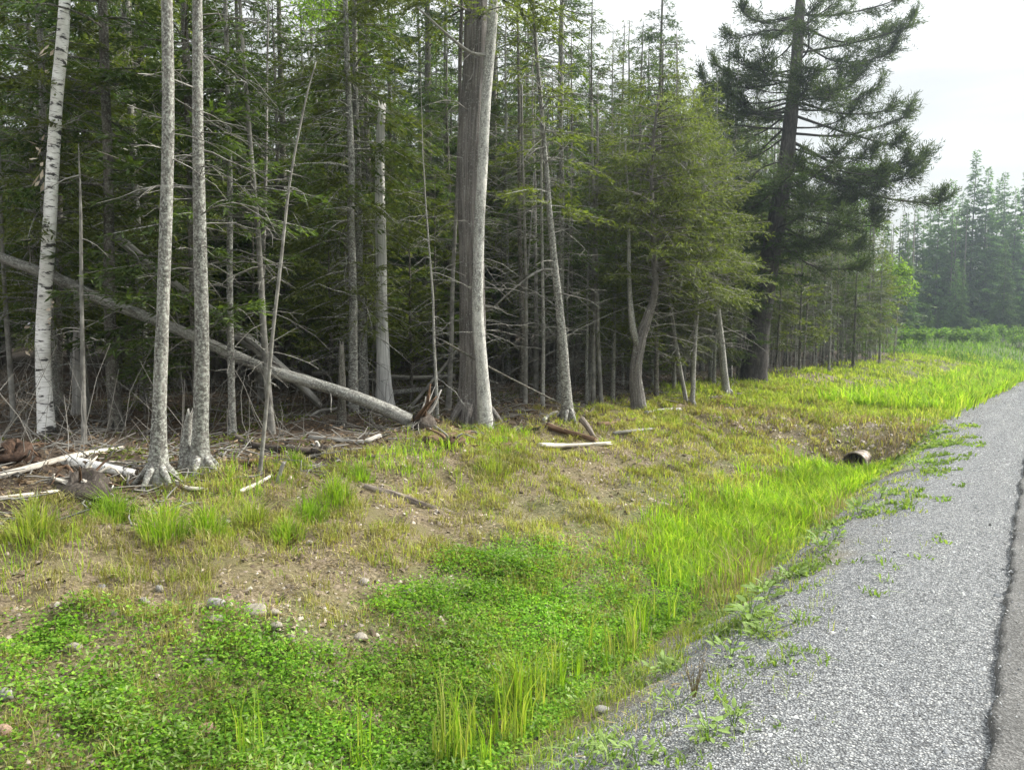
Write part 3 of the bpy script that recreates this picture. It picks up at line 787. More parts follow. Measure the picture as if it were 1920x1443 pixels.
# forked cedar
def build_forked():
    base = hit(1197, 768); depth = depth_of(base); e = empty('forked_cedar', base); rng = np.random.default_rng(133)
    m = MB(); P = spline([base + np.array([0, 0, -.2]), base, at(1191, 700, depth), at(1200, 640, depth), at(1215, 590, depth), at(1228, 540, depth), at(1224, 420, depth), at(1222, 300, depth), at(1235, 180, depth)], 26)
    tube(m, P, rad_from_px(P, depth, [(180, 5), (400, 9), (560, 16), (640, 25), (700, 27), (780, 38)]), 14, .16, 7, flute=.08); m.build('trunk', bark_cedar, e, True, base, True)
    m = MB(); P2 = spline([at(1196, 650, depth), at(1186, 610, depth - .1), at(1180, 530, depth - .1), at(1178, 400, depth), at(1172, 260, depth)], 16)
    tube(m, P2, rad_from_px(P2, depth, [(260, 4), (520, 9), (650, 17)]), 10, .12, 9); m.build('side_stem', bark_pale, e, True, base, True)
    d = MB(); dead_branches(d, along(P), base[2] + 1.0, base[2] + 5.2, 170, (.4, 1.5), rng, .007); d.build('dead_branches', twig_mat, e, False, base, True)['kind'] = 'stuff'
    cr = MB(); w = MB(); nb = 120; x = rng.random(nb); z = base[2] + 1.9 + 4.0 * x
    boughs(cr, w, along(P), z, rng.random(nb) * 6.283, 1.35 * np.sin(np.clip(x * 2.5 + .55, 0, 3.14)) * rng.uniform(.6, 1, nb) + .25, np.full(nb, .35), np.full(nb, .5), np.full(nb, .2), rng, wr=.5, sl=.1, sw=.022, dens=1.1, flat=.6)
    cr.build('crown', needle_cedar, e, False, base); w.build('limbs', bark_cedar, e, False, base, True)
    tag(e, 'forked cedar with a stout pale foot and yellow-green crown', 'tree')
build_forked()
hero_conifer('cedar_tree', [(1362, 742), (1350, 620), (1335, 500), (1318, 330), (1300, 170)], [(170, 5), (500, 11), (740, 17)],
             'leaning cedar with yellow-green domed crown before the dark pine', 'tree', 134, bark_pale, needle_cedar, 0, 1.9, 1.1, 170, (1.0, 5, 120, .4, 1.3), droop=.5, dome=True, dens=1.15)
hero_conifer('cedar_tree', [(1298, 757), (1303, 640), (1310, 500), (1290, 330), (1270, 210)], [(200, 4), (500, 7), (760, 10)],
             'slim pale cedar between the forked cedar and the leaning cedar', 'tree', 135, bark_pale, needle_cedar, 0, 1.8, 1.15, 150, (.8, 5, 120, .4, 1.2), droop=.5, dome=True, dens=1.15)
for (pix, lab, sd) in (([(985, 757), (987, 620), (985, 480), (980, 300)], 'first thin pole to the right of the big cedar', 140), ([(1017, 762), (1019, 640), (1018, 560), (1016, 420)], 'pale thin pole just before the curved lichen trunk', 141),
                       ([(1128, 762), (1122, 640), (1120, 520), (1112, 330)], 'grey pole just after the curved lichen trunk', 142), ([(1113, 758), (1114, 660), (1116, 560)], 'short grey pole close against another pole beyond the curved trunk', 143),
                       ([(1287, 755), (1270, 660), (1255, 550)], 'leaning pole between the forked cedar and slim pale cedar', 144), ([(1292, 690), (1280, 630), (1268, 560)], 'pale tilted dead stick hanging beside the slim pale cedar', 145),
                       ([(658, 770), (657, 600), (656, 360)], 'straight thin pole close before the silver snag', 146), ([(560, 690), (560, 560), (556, 380)], 'dark straight pole deep between leaning sapling and snag', 147),
                       ([(795, 720), (797, 600), (796, 440)], 'thin dark pole between the silver snag and big cedar', 148)):
    hero_conifer('dead_pole', pix, [(300, 5), (560, 7), (770, 9)], lab, 'dead tree', sd, (bark_spruce if sd in (147, 148) else twig_mat if sd % 3 else bark_pale), None, 5.5, dead=(.8, 4.5, 46, .2, .9), group='bare poles at the forest edge')

# ---- big dark pine ------------------------------------------------------------------------
def build_pine():
    base = hit(1412, 712); depth = depth_of(base); e = empty('pine_tree', base); rng = np.random.default_rng(150)
    P = spline([base + np.array([0, 0, -.3]), base, at(1424, 610, depth), at(1445, 480, depth), at(1470, 330, depth), at(1484, 210, depth), at(1495, 90, depth), at(1502, -40, depth), at(1506, -160, depth)], 34)
    m = MB(); tube(m, P, rad_from_px(P, depth, [(0, 21), (150, 25), (300, 33), (500, 42), (640, 47), (715, 62)]), 16, .1, 3); m.build('trunk', bark_pine, e, True, base, True)
    f = along(P)
    px = depth / FPX
    limbs = []      # (start row, side px offset, end row, depth offset, thickness)
    for a in ((28, 150, 30), (45, 195, 50), (75, 165, 100), (125, 170, 110), (165, 130, 150), (190, 205, 200), (215, 225, 262), (250, 200, 235), (262, 250, 312), (275, 150, 300), (300, 310, 380), (330, 180, 400), (350, 120, 380), (380, 200, 420), (420, 150, 470), (450, 190, 500),
              (30, -95, 30), (60, -110, 70), (130, -120, 110), (150, -150, 150), (190, -150, 230), (220, -110, 190), (250, -100, 290), (300, -80, 350), (330, -90, 400), (370, -110, 420), (420, -100, 470), (460, -70, 520),
              (100, 190, 70), (205, 150, 180), (240, 120, 215), (-20, 130, -30), (-20, -120, -20), (-70, 110, -90), (-70, -110, -80), (-120, 80, -140), (-120, -80, -140)):
        limbs.append((a[0], a[1], a[2], rng.uniform(-.8, .8)))
    for q in range(10):
        r0 = rng.uniform(95, 235); limbs.append((r0 + 15, rng.uniform(-150, -60), r0, rng.uniform(-1.0, 1.0)))
    for q in range(8):
        r0 = rng.uniform(230, 330); limbs.append((r0, rng.uniform(120, 240), r0 + rng.uniform(0, 60), rng.uniform(-1.0, 1.0)))
    for q in range(20):
        r0 = rng.choice([rng.uniform(20, 120), rng.uniform(180, 240), rng.uniform(320, 480)]); limbs.append((r0, rng.uniform(-60, 90), r0 + rng.uniform(-30, 40), rng.choice([-1, 1]) * rng.uniform(.9, 2.4)))
    for (r0, dx, r1, dd) in limbs:
        z0 = at(1480, r0, depth)[2]; s = f(np.array([z0]))[0]
        en = s + CR * dx * (.9 if dx > 0 else 1) * px + FH * dd; en[2] = at(1480, r1, depth)[2]
        mid = (s + en) / 2 + np.array([0, 0, -.06 * abs(dx) * px - .05]) + rng.normal(0, .1, 3)
        LP = spline([s, mid, en, en + unit(en - mid) * .18 + np.array([0, 0, .16])], 12)
        Ln = np.linalg.norm(en - s)
        w = MB(); tube(w, LP, np.linspace(.013 + .009 * Ln, .005, 12), 5, .1, int(r0 + 200))
        # side shoots fanning from the outer part of the limb, each feathered with needle sprays
        ns = int(10 + 17 * Ln)
        t = .18 + .82 * rng.random(ns) ** .75; ii = np.minimum((t * 11).astype(int), 10)
        O = LP[ii] + (LP[ii + 1] - LP[ii]) * (t * 11 - ii)[:, None]
        fw = unit(LP[ii + 1] - LP[ii]); sd = unit(np.cross(fw, np.array([0, 0, 1.0]))) * rng.choice([-1, 1], ns)[:, None]
        D = unit(fw * rng.uniform(.3, 1.1, ns)[:, None] + sd * rng.uniform(.2, 1.1, ns)[:, None] + np.array([0, 0, 1.0]) * rng.normal(.05, .32, ns)[:, None])
        sl_ = rng.uniform(.3, .85, ns) * (1.2 - .65 * t) * min(1.0, .4 + Ln * .3)
        sag = np.array([0, 0, -.10])
        sticks(w, np.stack([O, O + D * sl_[:, None] * .5, O + D * sl_[:, None] + sag * sl_[:, None]], 1), np.tile(np.array([[.008, .005, .003]]), (ns, 1)))
        b = w.build('branch', bark_pine, e, True, base, True)
        k = np.repeat(np.arange(ns), np.maximum((sl_ * 82).astype(int), 10)); mm = len(k)
        ss = rng.uniform(.1, 1.08, mm)
        PP = O[k] + D[k] * (sl_[k] * ss)[:, None] + sag * (sl_[k] * ss ** 2)[:, None] + rng.normal(0, .035, (mm, 3))
        DD = unit(D[k] * .9 + rng.normal(0, .6, (mm, 3)) + np.array([0, 0, .1]))
        g = MB(); kites(g, PP, DD, rng.normal(0, 1, (mm, 3)), rng.uniform(.08, .16, mm), rng.uniform(.012, .022, mm))
        fo = g.build('foliage', needle_pine, b, False, base)
    # dense lower skirt of drooping boughs
    cr = MB(); wd = MB(); nb = 85; rows = rng.uniform(335, 575, nb); z = np.array([at(1450, r_, depth)[2] for r_ in rows])
    boughs(cr, wd, f, z, rng.random(nb) * 6.283, rng.uniform(.6, 1.9, nb) * np.interp(rows, [330, 430, 575], [.9, 1.0, .8]), np.full(nb, .12), rng.uniform(.2, .5, nb), np.full(nb, .2), rng, wr=.42, sl=.12, sw=.026, inner=.15)
    cr.build('lower_crown', needle_dark, e, False, base); wd.build('limbs', bark_pine, e, False, base, True)['kind'] = 'stuff'
    tag(e, 'big dark pine with ragged open crown against the sky', 'tree')
build_pine()

# ---- fallen trunks and logs ---------------------------------------------------------------
def log(name, pix, wpx, label, mat, seed, depth=None, rough=.18, cat='log', lift=.5, sides=10, group=None, jag=.05):
    """a log lying along pixel points; depth None rests each point on the ground"""
    if depth is None:
        pts = []
        for (x, y) in pix:
            p = hit(x, y); pts.append(p)
        dm = np.mean([depth_of(p) for p in pts])
        pts = np.array(pts); r = wpx * dm / FPX / 2
        pts[:, 2] += r * lift
    else:
        dd = np.linspace(depth[0], depth[1], len(pix)); dm = dd.mean(); r = wpx * dm / FPX / 2
        pts = np.array([at(x, y, d) for (x, y), d in zip(pix, dd)])
    P = spline(pts, 16)
    c = P.mean(0)
    m = MB(); tube(m, P, r * np.linspace(1.08, .82, 16), sides, rough, seed, jag)
    o = m.build(name, mat, None, True, c, True); o.location = c
    return tag(o, label, cat, group)

def build_fallen():
    pb = hit(765, 800)
    d0 = depth_of(pb)
    pix = [(768, 788), (700, 757), (600, 722), (500, 692), (400, 648), (300, 604), (200, 566), (100, 518), (0, 482), (-130, 425), (-250, 370)]
    dd = np.linspace(d0, d0 - 1.1, len(pix))
    pts = [at(x, y, d) for (x, y), d in zip(pix, dd)]
    e = empty('fallen_tree', pb)
    P = spline(pts, 40)
    m = MB(); tube(m, P, np.interp(np.arange(40), [0, 4, 30, 39], [13, 11.5, 8.5, 7]) * d0 / FPX, 14, .1, 21); m.build('trunk', bark_log, e, True, pb, True)
    rng = np.random.default_rng(22)
    c = at(790, 790, d0)
    # root plate: soil lump with ragged roots
    for q in range(22):
        a = rng.uniform(0, 6.283); d = unit(np.array([CR * .35 + FH * math.cos(a) * .7 + np.array([0, 0, math.sin(a)])])).ravel()
        L = rng.uniform(.2, .55)
        pp = spline([c - CR * .08, c + d * L * .45 + rng.normal(0, .03, 3), c + d * L + rng.normal(0, .07, 3) + np.array([0, 0, -.05])], 7)
        w = MB(); tube(w, pp, np.linspace(.034, .008, 7) * rng.uniform(.6, 1.3), 6, .2, q); w.build('root', wood_rot if q % 3 else wood_grey, e, True, pb, True)
    m = MB()
    th, ph = np.meshgrid(np.linspace(0, 2 * math.pi, 17)[:-1], np.linspace(.05, math.pi - .05, 9))
    R = .17 * (1 + .7 * (fbm(np.cos(th) * 2 + 3, np.sin(th) * 2 + ph * 2, 4) - .5) * 2)
    V = np.stack([np.sin(ph) * np.cos(th), np.sin(ph) * np.sin(th), np.cos(ph) * .9], -1) * R[..., None] + c + CR * .04 + np.array([0, 0, -.06])
    i = np.arange(8)[:, None] * 16; j = np.arange(16)[None]; j2 = (j + 1) % 16
    m.add(V.reshape(-1, 3), np.stack([i + j, i + 16 + j, i + 16 + j2, i + j2], -1).reshape(-1, 4))
    m.build('root_soil', wood_dark, e, True, pb, True)
    d = MB(); k = rng.integers(6, 36, 26); n = 26
    dirs = unit(np.stack([rng.normal(0, .5, n), rng.normal(0, .5, n), rng.uniform(-.6, 1, n)], -1)); Ls = rng.uniform(.15, .8, n)
    sticks(d, P[k][:, None] + dirs[:, None] * Ls[:, None, None] * np.linspace(0, 1, 4)[None, :, None] + rng.normal(0, .02, (n, 4, 3)), np.tile(np.array([[.012, .009, .006, .003]]), (n, 1)))
    d.build('stubs', twig_mat, e, False, pb, True)['kind'] = 'stuff'
    tag(e, 'long uprooted trunk leaning across the forest edge with torn roots', 'fallen tree')
build_fallen()
log('fallen_pole', [(212, 438), (330, 535), (430, 605), (520, 680), (595, 752)], 15, 'upper of two slim fallen poles leaning behind the uprooted trunk', wood_grey, 31, (10.3, 11.2), cat='fallen tree')
log('fallen_pole', [(385, 595), (470, 650), (540, 705), (600, 760)], 12, 'lower of two slim fallen poles leaning behind the uprooted trunk', wood_grey, 32, (10.7, 11.3), cat='fallen tree')
log('birch_log', [(-30, 908), (60, 884), (140, 862), (228, 846)], 13, 'long white birch log slanting up beside the dark root mass', wood_pale, 33, lift=1.2)
log('birch_log', [(-30, 943), (40, 934), (105, 926)], 11, 'grey-white log lowest at the photo edge', wood_pale, 34, lift=.8)
log('birch_log', [(125, 872), (180, 884), (248, 897)], 20, 'short thick white birch log above the dark hollow', birch_bark, 35, lift=1.0)
log('forest_stick', [(205, 868), (240, 872), (268, 888)], 7, 'crooked pale stick beside the short thick birch log', wood_pale, 36)
log('forest_stick', [(150, 963), (166, 930), (178, 895)], 7, 'forked pale root standing before the dark hollow', wood_pale, 37, (6.6, 6.7))
log('forest_stick', [(326, 904), (350, 916), (385, 919)], 9, 'white curved stick between the two lichen fir trunks', wood_pale, 38)
log('forest_stick', [(448, 926), (480, 912), (508, 896)], 8, 'pale stick slanting up from the bank-top grass', wood_pale, 39, lift=1.0)
log('forest_stick', [(520, 905), (527, 880), (532, 868)], 8, 'short upright splintered stick by the leaning sapling', wood_grey, 40, (7.3, 7.3))
log('dark_log', [(440, 822), (480, 840), (560, 848), (610, 846)], 15, 'dark rotten log lying behind the leaning sapling', wood_dark, 41)
log('forest_stick', [(580, 826), (640, 832), (680, 834), (712, 822)], 10, 'grey forked branch lying beside the uprooted trunk', wood_grey, 42, lift=1.2)
log('rotten_log', [(800, 834), (840, 826), (882, 817)], 20, 'reddish rotten log by the torn roots', wood_rot, 43)
log('rotten_log', [(1025, 803), (1060, 815), (1115, 830)], 12, 'brown log behind the bright white log', wood_rot, 44, lift=1.0)
log('birch_log', [(1010, 841), (1070, 841), (1142, 837)], 9, 'bright white log lying on the bank top', wood_pale, 45, lift=1.4)
log('rotten_log', [(1090, 785), (1102, 800), (1113, 818)], 11, 'short tilted brown chunk above the bright white log', wood_log, 46, (11.3, 11.1))
log('grey_log', [(684, 914), (740, 930), (790, 948), (842, 962)], 15, 'grey weathered log lying in the bank grass', wood_log, 47, rough=.4, lift=.1, sides=14)
log('forest_stick', [(725, 706), (790, 708), (850, 704)], 8, 'level grey pole behind the silver snag', wood_grey, 48, (14.2, 14.4))
log('forest_stick', [(728, 737), (770, 732), (828, 726)], 10, 'mossy level log between the silver snag and big cedar', bark_lichen, 49, (13, 13.4))
log('forest_stick', [(832, 640), (930, 695), (1042, 752)], 4, 'slim fallen pole crossing beside the big cedar', bark_spruce, 50, (10.6, 11.6))
log('forest_stick', [(700, 830), (755, 780), (830, 690), (862, 650)], 6, 'thin stick propped up behind the torn roots', twig_mat, 51, (12.4, 12.6))
log('forest_stick', [(585, 700), (690, 698), (725, 700)], 7, 'level pole behind the leaning fallen trunk', wood_grey, 52, (14, 14.2))
log('forest_stick', [(570, 790), (600, 770), (640, 760), (665, 700)], 6, 'bent twiggy stick under the uprooted trunk', twig_mat, 54, (11, 11.4))

def root_mass(px, py, label, seed, nr, size, mats):
    c = hit(px, py); e = empty('root_mass', c); rr = np.random.default_rng(seed)
    th, ph = np.meshgrid(np.linspace(0, 2 * math.pi, 21)[:-1], np.linspace(.05, math.pi - .05, 11))
    R = size * (1 + 1.1 * (fbm(np.cos(th) * 2 + 3, np.sin(th) * 2 + ph * 2, seed, 4) - .5) * 2)
    V = np.stack([np.sin(ph) * np.cos(th) * 1.5, np.sin(ph) * np.sin(th), np.cos(ph) * .7], -1) * R[..., None] + c
    m = MB(); i = np.arange(10)[:, None] * 20; j = np.arange(20)[None]; j2 = (j + 1) % 20
    m.add(V.reshape(-1, 3), np.stack([i + j, i + 20 + j, i + 20 + j2, i + j2], -1).reshape(-1, 4)); m.build('soil', mats[0], e, True, c, True)
    for q in range(nr):
        a = rr.uniform(0, 6.283); d = np.array([math.cos(a), math.sin(a), rr.uniform(-.1, .9)]); L = size * rr.uniform(1.2, 2.2)
        pp = spline([c + d * size * .3, c + d * L * .6 + rr.normal(0, .04, 3), c + d * L + rr.normal(0, .06, 3) - np.array([0, 0, .08])], 7)
        w = MB(); tube(w, pp, np.linspace(.022, .006, 7) * rr.uniform(.5, 1.3), 6, .25, q); w.build('root', mats[1] if q % 3 else mats[2], e, True, c, True)
    tag(e, label, 'root mass')
root_mass(150, 915, 'dark torn root mass under the short thick birch log', 61, 16, .17, (wood_dark, wood_rot, wood_pale))
root_mass(30, 856, 'reddish rotting stump heap at the photo edge', 62, 14, .17, (wood_heap, wood_rot, wood_dark))
root_mass(605, 852, 'dark upturned root clump at the end of the dark log', 63, 12, .12, (wood_dark, wood_dark, wood_grey))
root_mass(845, 832, 'low brown root clump by the torn roots', 64, 10, .12, (wood_rot, wood_rot, wood_grey))

rngd = np.random.default_rng(901)
for i, (x0, y0, x1, y1, wpx, mt, lab) in enumerate(((940, 812, 1010, 806, 8, wood_dark, 'dark stick lying before the big cedar'), (1120, 800, 1190, 790, 9, wood_rot, 'brown stick lying at the foot of the forked cedar'), (1210, 778, 1275, 770, 8, wood_grey, 'grey stick between forked cedar and slim pale cedar'),
        (1330, 752, 1400, 742, 8, wood_dark, 'dark stick lying before the leaning cedar'), (1020, 790, 1045, 775, 7, wood_grey, 'short grey stick beside the curved lichen trunk'), (690, 862, 760, 848, 8, wood_dark, 'dark stick below the uprooted trunk'), (450, 872, 520, 862, 9, wood_rot, 'brown stick between lichen fir and leaning sapling'),
        (930, 838, 985, 826, 7, wood_rot, 'thin brown stick on the bank top below the big cedar'), (1150, 815, 1225, 806, 6, wood_grey, 'thin grey stick below the forked cedar'))):
    log('forest_stick', [(x0, y0), ((x0 + x1) / 2 + rngd.uniform(-5, 5), (y0 + y1) / 2 + rngd.uniform(-3, 3)), (x1, y1)], wpx, lab, mt, 950 + i, rough=.3, lift=.8)

# ================================================================== FILLER FOREST
def landmark(px):
    for lim, s in ((60, 'at the photo edge past the birch'), (130, 'close behind the white birch'), (280, 'between the birch and lichen firs'), (400, 'behind the two lichen firs'),
                   (520, 'behind the leaning dead sapling'), (680, 'between leaning sapling and silver snag'), (800, 'behind the silver snag'), (930, 'behind the big double-stemmed cedar'),
                   (1060, 'beside the curved lichen trunk'), (1180, 'between the curved trunk and forked cedar'), (1300, 'behind the forked cedar'), (1400, 'behind the leaning cedar'), (1480, 'behind the big dark pine'), (2500, 'on the verge beyond the pine')):
        if px < lim: return s
KINDW = {'spruceA': 'tall dark spruce', 'spruceB': 'tall green spruce', 'firC': 'bushy green fir', 'firD': 'small olive fir sapling', 'hemlockE': 'drooping olive hemlock',
         'poleF': 'grey twiggy dead pole', 'poleG': 'thin pale dead pole', 'poleH': 'dark bare dead pole', 'thinI': 'thin lichen-grey spruce'}
CATW = {'poleF': 'dead tree', 'poleG': 'dead tree', 'poleH': 'dead tree'}
def place_filler():
    rng = np.random.default_rng(77)
    placed = []; done = []
    hero_px = [(88, 9.3), (297, 7.3), (374, 7.5), (722, 12), (890, 11), (1065, 11.5), (1197, 12), (1412, 20)]
    tries = 0
    while len(placed) < 265 and tries < 30000:
        tries += 1
        v = rng.uniform(-7, 43); w = -6.9 - 24 * rng.random() ** 1.35
        u = w + float(curve_off(v))
        p = ground_at(u, v)
        d = depth_of(p)
        if d < 8.6: continue
        px, py = project(p + np.array([0, 0, .5]))
        if px < -160 or px > 1680: continue
        edge = -w - 6.9
        if px < 500 and d < 9.8: continue
        small = edge < 1.4
        if any((p[0] - q[0]) ** 2 + (p[1] - q[1]) ** 2 < (.45 if q[3] or small else 1.05) ** 2 for q in placed): continue
        # keep the view of the named trunks free of crowns in front of them
        if any(abs(px - hx) < 40 and d < hd + .2 for hx, hd in hero_px): continue
        r = rng.random()
        if edge < 1.6:
            key = ('poleG' if r < .45 else 'poleF' if r < .75 else 'poleH' if r < .85 else 'thinI')
        elif edge < 5:
            key = ('poleF' if r < .10 else 'poleG' if r < .16 else 'thinI' if r < .26 else 'hemlockE' if r < .48 else 'firC' if r < .68 else 'spruceB' if r < .84 else 'spruceA' if r < .92 else 'firD')
        else:
            key = ('spruceA' if r < .36 else 'spruceB' if r < .58 else 'firC' if r < .74 else 'hemlockE' if r < .88 else 'thinI' if r < .93 else 'poleH')
        sc = rng.uniform(.82, 1.12)
        # low young growth where the photograph shows sky above the forest
        if 1060 < px < 1420 and key in ('spruceA', 'spruceB', 'firC', 'hemlockE', 'thinI', 'poleH'):
            top = CAM_H + d * (HORIZON - rng.uniform(-70, 150)) / FPX
            full = {'spruceA': 13, 'spruceB': 11.5, 'firC': 8.5, 'hemlockE': 9.5, 'thinI': 9.0, 'poleH': 9}[key]
            sc = min(sc, top / full)
            if sc < .45: continue
        if px >= 1420 and key not in ('poleF', 'poleG', 'poleH'):
            top = CAM_H + d * (HORIZON - rng.uniform(210, 380)) / FPX
            full = {'spruceA': 13, 'spruceB': 11.5, 'firC': 8.5, 'hemlockE': 9.5, 'thinI': 9.0, 'firD': 3.8}[key]
            sc = min(sc, top / full)
            if sc < .3: continue
        if px >= 1420 and key in ('poleF', 'poleG', 'poleH'): sc *= .7
        placed.append((p[0], p[1], key, small))
        p[2] -= .03
        lm = landmark(px)
        o = plant(key, p, rng.random() * 6.283, sc, KINDW[key] + ' ' + lm, CATW.get(key, 'tree'), 'trees of the forest')
        done.append((KINDW[key] + ' ' + lm, px, o))
    ordn = ['first', 'second', 'third', 'fourth', 'fifth', 'sixth', 'seventh', 'eighth', 'ninth', 'tenth', 'eleventh', 'twelfth']
    for lab in set(a for a, b, c in done):
        mem = sorted([(b, c) for a, b, c in done if a == lab], key=lambda z: z[0])
        if len(mem) > 1:
            for k, (b, c) in enumerate(mem):
                c['label'] = lab + (', leftmost' if k == 0 else ', rightmost' if k == len(mem) - 1 else ', %s from the left' % ordn[min(k, 11)])
    return placed
FILL = place_filler()

rngt = np.random.default_rng(444)
SHORTW = {'hemlockE': 'hemlock', 'firC': 'green fir', 'firD': 'fir sapling', 'thinI': 'thin spruce'}
THICK = ['hemlockE', 'firC', 'firD', 'hemlockE', 'thinI']
for i, (px, d, row) in enumerate(((1440, 24, 350), (1475, 26, 330), (1500, 23, 400), (1530, 27, 350), (1555, 25, 390), (1580, 29, 340), (1600, 27, 400), (1625, 31, 380), (1650, 30, 440), (1100, 14, 300), (1150, 14.5, 260), (1180, 16, 200), (1230, 15, 280), (1265, 16.5, 300), (1300, 17.5, 250), (1340, 18, 310), (1385, 20, 330))):
    b_ = at(px, 650, d); b_ = ground_at(b_[0], b_[1]); key = THICK[i % 5]
    full = {'hemlockE': 9.5, 'firC': 8.5, 'firD': 3.8, 'thinI': 9.0}[key]; H_ = CAM_H + d * (HORIZON - row) / FPX - b_[2]
    nth = ['first', 'second', 'third', 'fourth', 'fifth', 'sixth', 'seventh', 'eighth', 'ninth'][i if px > 1420 else i - 9]
    plant(key, b_, rngt.random() * 6.283, H_ / full, 'low %s, %s from the left in the thicket %s' % (SHORTW[key], nth, 'beyond the dark pine' if px > 1420 else 'around the domed cedars'), 'tree', 'low thicket at the forest edge')

for i in range(24):
    px = 1418 + i * 9.6 + rngt.uniform(-4, 4); d = float(np.interp(px, [1418, 1650], [20.5, 29])) + rngt.uniform(0, 3.0)
    b_ = at(px, 650, d); b_ = ground_at(b_[0], b_[1])
    if b_[0] - float(curve_off(b_[1])) > -5.9: continue
    plant(['poleF', 'poleH', 'poleG'][i % 3], b_, rngt.random() * 6.283, rngt.uniform(.5, .75), 'thin bare grey pole in the dense row beyond the dark pine', 'dead tree', 'bare pole row beyond the pine')

# solid mass of forest deep behind
def build_backwood():
    rng = np.random.default_rng(88)
    mb = MB(); wd = MB()
    pts = []
    for q in range(150):
        v = rng.uniform(-22, 40); w = rng.uniform(-52, -29)
        pts.append((w + float(curve_off(v)), v))
    for q in range(120):
        v = rng.uniform(44, 84); w = rng.uniform(-44, -13)
        pts.append((w + float(curve_off(v)), v))
    for (x, y) in pts:
        p = ground_at(x, y); d = depth_of(p); px = project(p)[0]
        H = rng.uniform(10, 15)
        H = H * 1.25 if px < 900 else H
        if px > 1000: H = max(3.0, CAM_H + d * (HORIZON - (rng.uniform(120, 300) if px < 1480 else rng.uniform(370, 480))) / FPX)
        nb = 27; xx = rng.random(nb); z = p[2] + .4 + (H - .4) * xx
        base = lambda zz, p=p: np.stack([np.full_like(zz, p[0]), np.full_like(zz, p[1]), zz], -1)
        boughs(mb, None, base, z, rng.random(nb) * 6.283, 2.3 * (1 - xx) ** .7 * rng.uniform(.6, 1.1, nb) + .2, np.full(nb, .05), np.full(nb, .3), np.full(nb, .1), rng, spacing=.3, sl=.38, sw=.15, dens=.22)
        tube(wd, np.array([p + np.array([0, 0, -.3]), p + np.array([0, 0, H * .5]), p + np.array([0, 0, H])]), [.12, .08, .01], 5)
    o = mb.build('far_forest', needle_dark); tag(o, 'dense dark wood closing off the view behind the trunks', 'forest', kind='stuff')
    o2 = wd.build('far_trunks', bark_spruce, o, bark=True)
build_backwood()

# ---- far treeline beyond the clearing ------------------------------------------------------
def build_far_trees():
    rng = np.random.default_rng(99)
    tops = [(1690, 405), (1712, 385), (1735, 372), (1752, 352), (1775, 338), (1792, 360), (1813, 282), (1838, 312), (1858, 335), (1870, 322), (1893, 352), (1912, 312), (1938, 330), (1965, 300), (1995, 340), (2030, 320), (2070, 330), (2110, 345)]
    n = 0
    for (px, py) in tops:
        d = rng.uniform(60, 70)
        b = at(px, 640, d); p = ground_at(b[0], b[1]); H = at(px, py, d)[2] - p[2]
        key = 'farA' if n % 2 else 'farB'; full = 16 if n % 2 else 14
        ordn = ['first', 'second', 'third', 'fourth', 'fifth', 'sixth', 'seventh', 'eighth', 'ninth', 'tenth', 'eleventh', 'twelfth', 'thirteenth', 'fourteenth', 'fifteenth', 'sixteenth', 'seventeenth', 'eighteenth']
        lab = {1813: 'tallest pointed far spruce beyond the clearing', 1912: 'pointed far spruce at the photo edge over the road'}.get(px, ordn[n] + ' hazy far treetop counted from the dark pine')
        plant(key, p, rng.random() * 6.283, H / full, lab, 'tree', 'far spruces beyond the clearing')
        n += 1
    for q in range(22):
        px = rng.uniform(1640, 2100); d = rng.uniform(70, 92)
        b = at(px, 640, d); p = ground_at(b[0], b[1]); H = at(px, rng.uniform(390, 470), d)[2] - p[2]
        key = 'farA' if n % 2 else 'farB'; full = 16 if n % 2 else 14
        plant(key, p, rng.random() * 6.283, H / full, 'hazy spruce crowding behind the front row of far treetops', 'tree', 'far spruces beyond the clearing'); n += 1
    for q in range(14):
        px = 1668 + q * 23 + rng.uniform(-6, 6); d = rng.uniform(54, 60)
        b = at(px, 640, d); p = ground_at(b[0], b[1]); H = at(px, rng.uniform(450, 585), d)[2] - p[2]
        plant('farB', p, rng.random() * 6.283, H / 14, ordn[q] + ' low young spruce before the far treeline, counted from the pine', 'tree', 'young spruces before the far treeline')
build_far_trees()

# ---- leafy saplings and shrubs -------------------------------------------------------------
def leafy(name, base, H, clusters, n, size, mat, seed, label, cat, stems=2, group=None):
    rng = np.random.default_rng(seed); e = empty(name, base)
    w = MB(); cs = []; rs = []
    for (dx, dz, dy, r) in clusters:
        cs.append(base + CR * dx + FH * dy + np.array([0, 0, dz])); rs.append(r)
    for c in cs:
        P = spline([base + np.array([rng.normal(0, .03), rng.normal(0, .03), -.1]), base + (c - base) * np.array([.25, .25, .55]) + rng.normal(0, .05, 3), c], 8)
        tube(w, P, np.linspace(.012 + .006 * H, .005, 8), 5, .1, seed)
    w.build('trunk', bark_pale, e, True, base, True)
    m = MB(); leaf_cloud(m, cs, rs, n, size, rng, .75); m.build('crown', mat, e, False, base)
    return tag(e, label, cat, group)
b = hit(1640, 668); s_ = depth_of(b) / FPX
def pxo(x, y, bx): return ((x - bx) * s_, (668 - y) * s_)
cl = [(*pxo(1660, 500, 1640), 0, .75), (*pxo(1630, 530, 1640), .5, .7), (*pxo(1680, 540, 1640), -.3, .7), (*pxo(1600, 490, 1640), .6, .6), (*pxo(1650, 580, 1640), 0, .6), (*pxo(1690, 510, 1640), .2, .45), (*pxo(1610, 450, 1640), .8, .5)]
leafy('leafy_sapling', b, 4, cl, 4200, .11, leaf_bright, 201, 'bright leafy sapling at the far end of the forest edge', 'tree')
b = hit(1590, 672); s_ = depth_of(b) / FPX
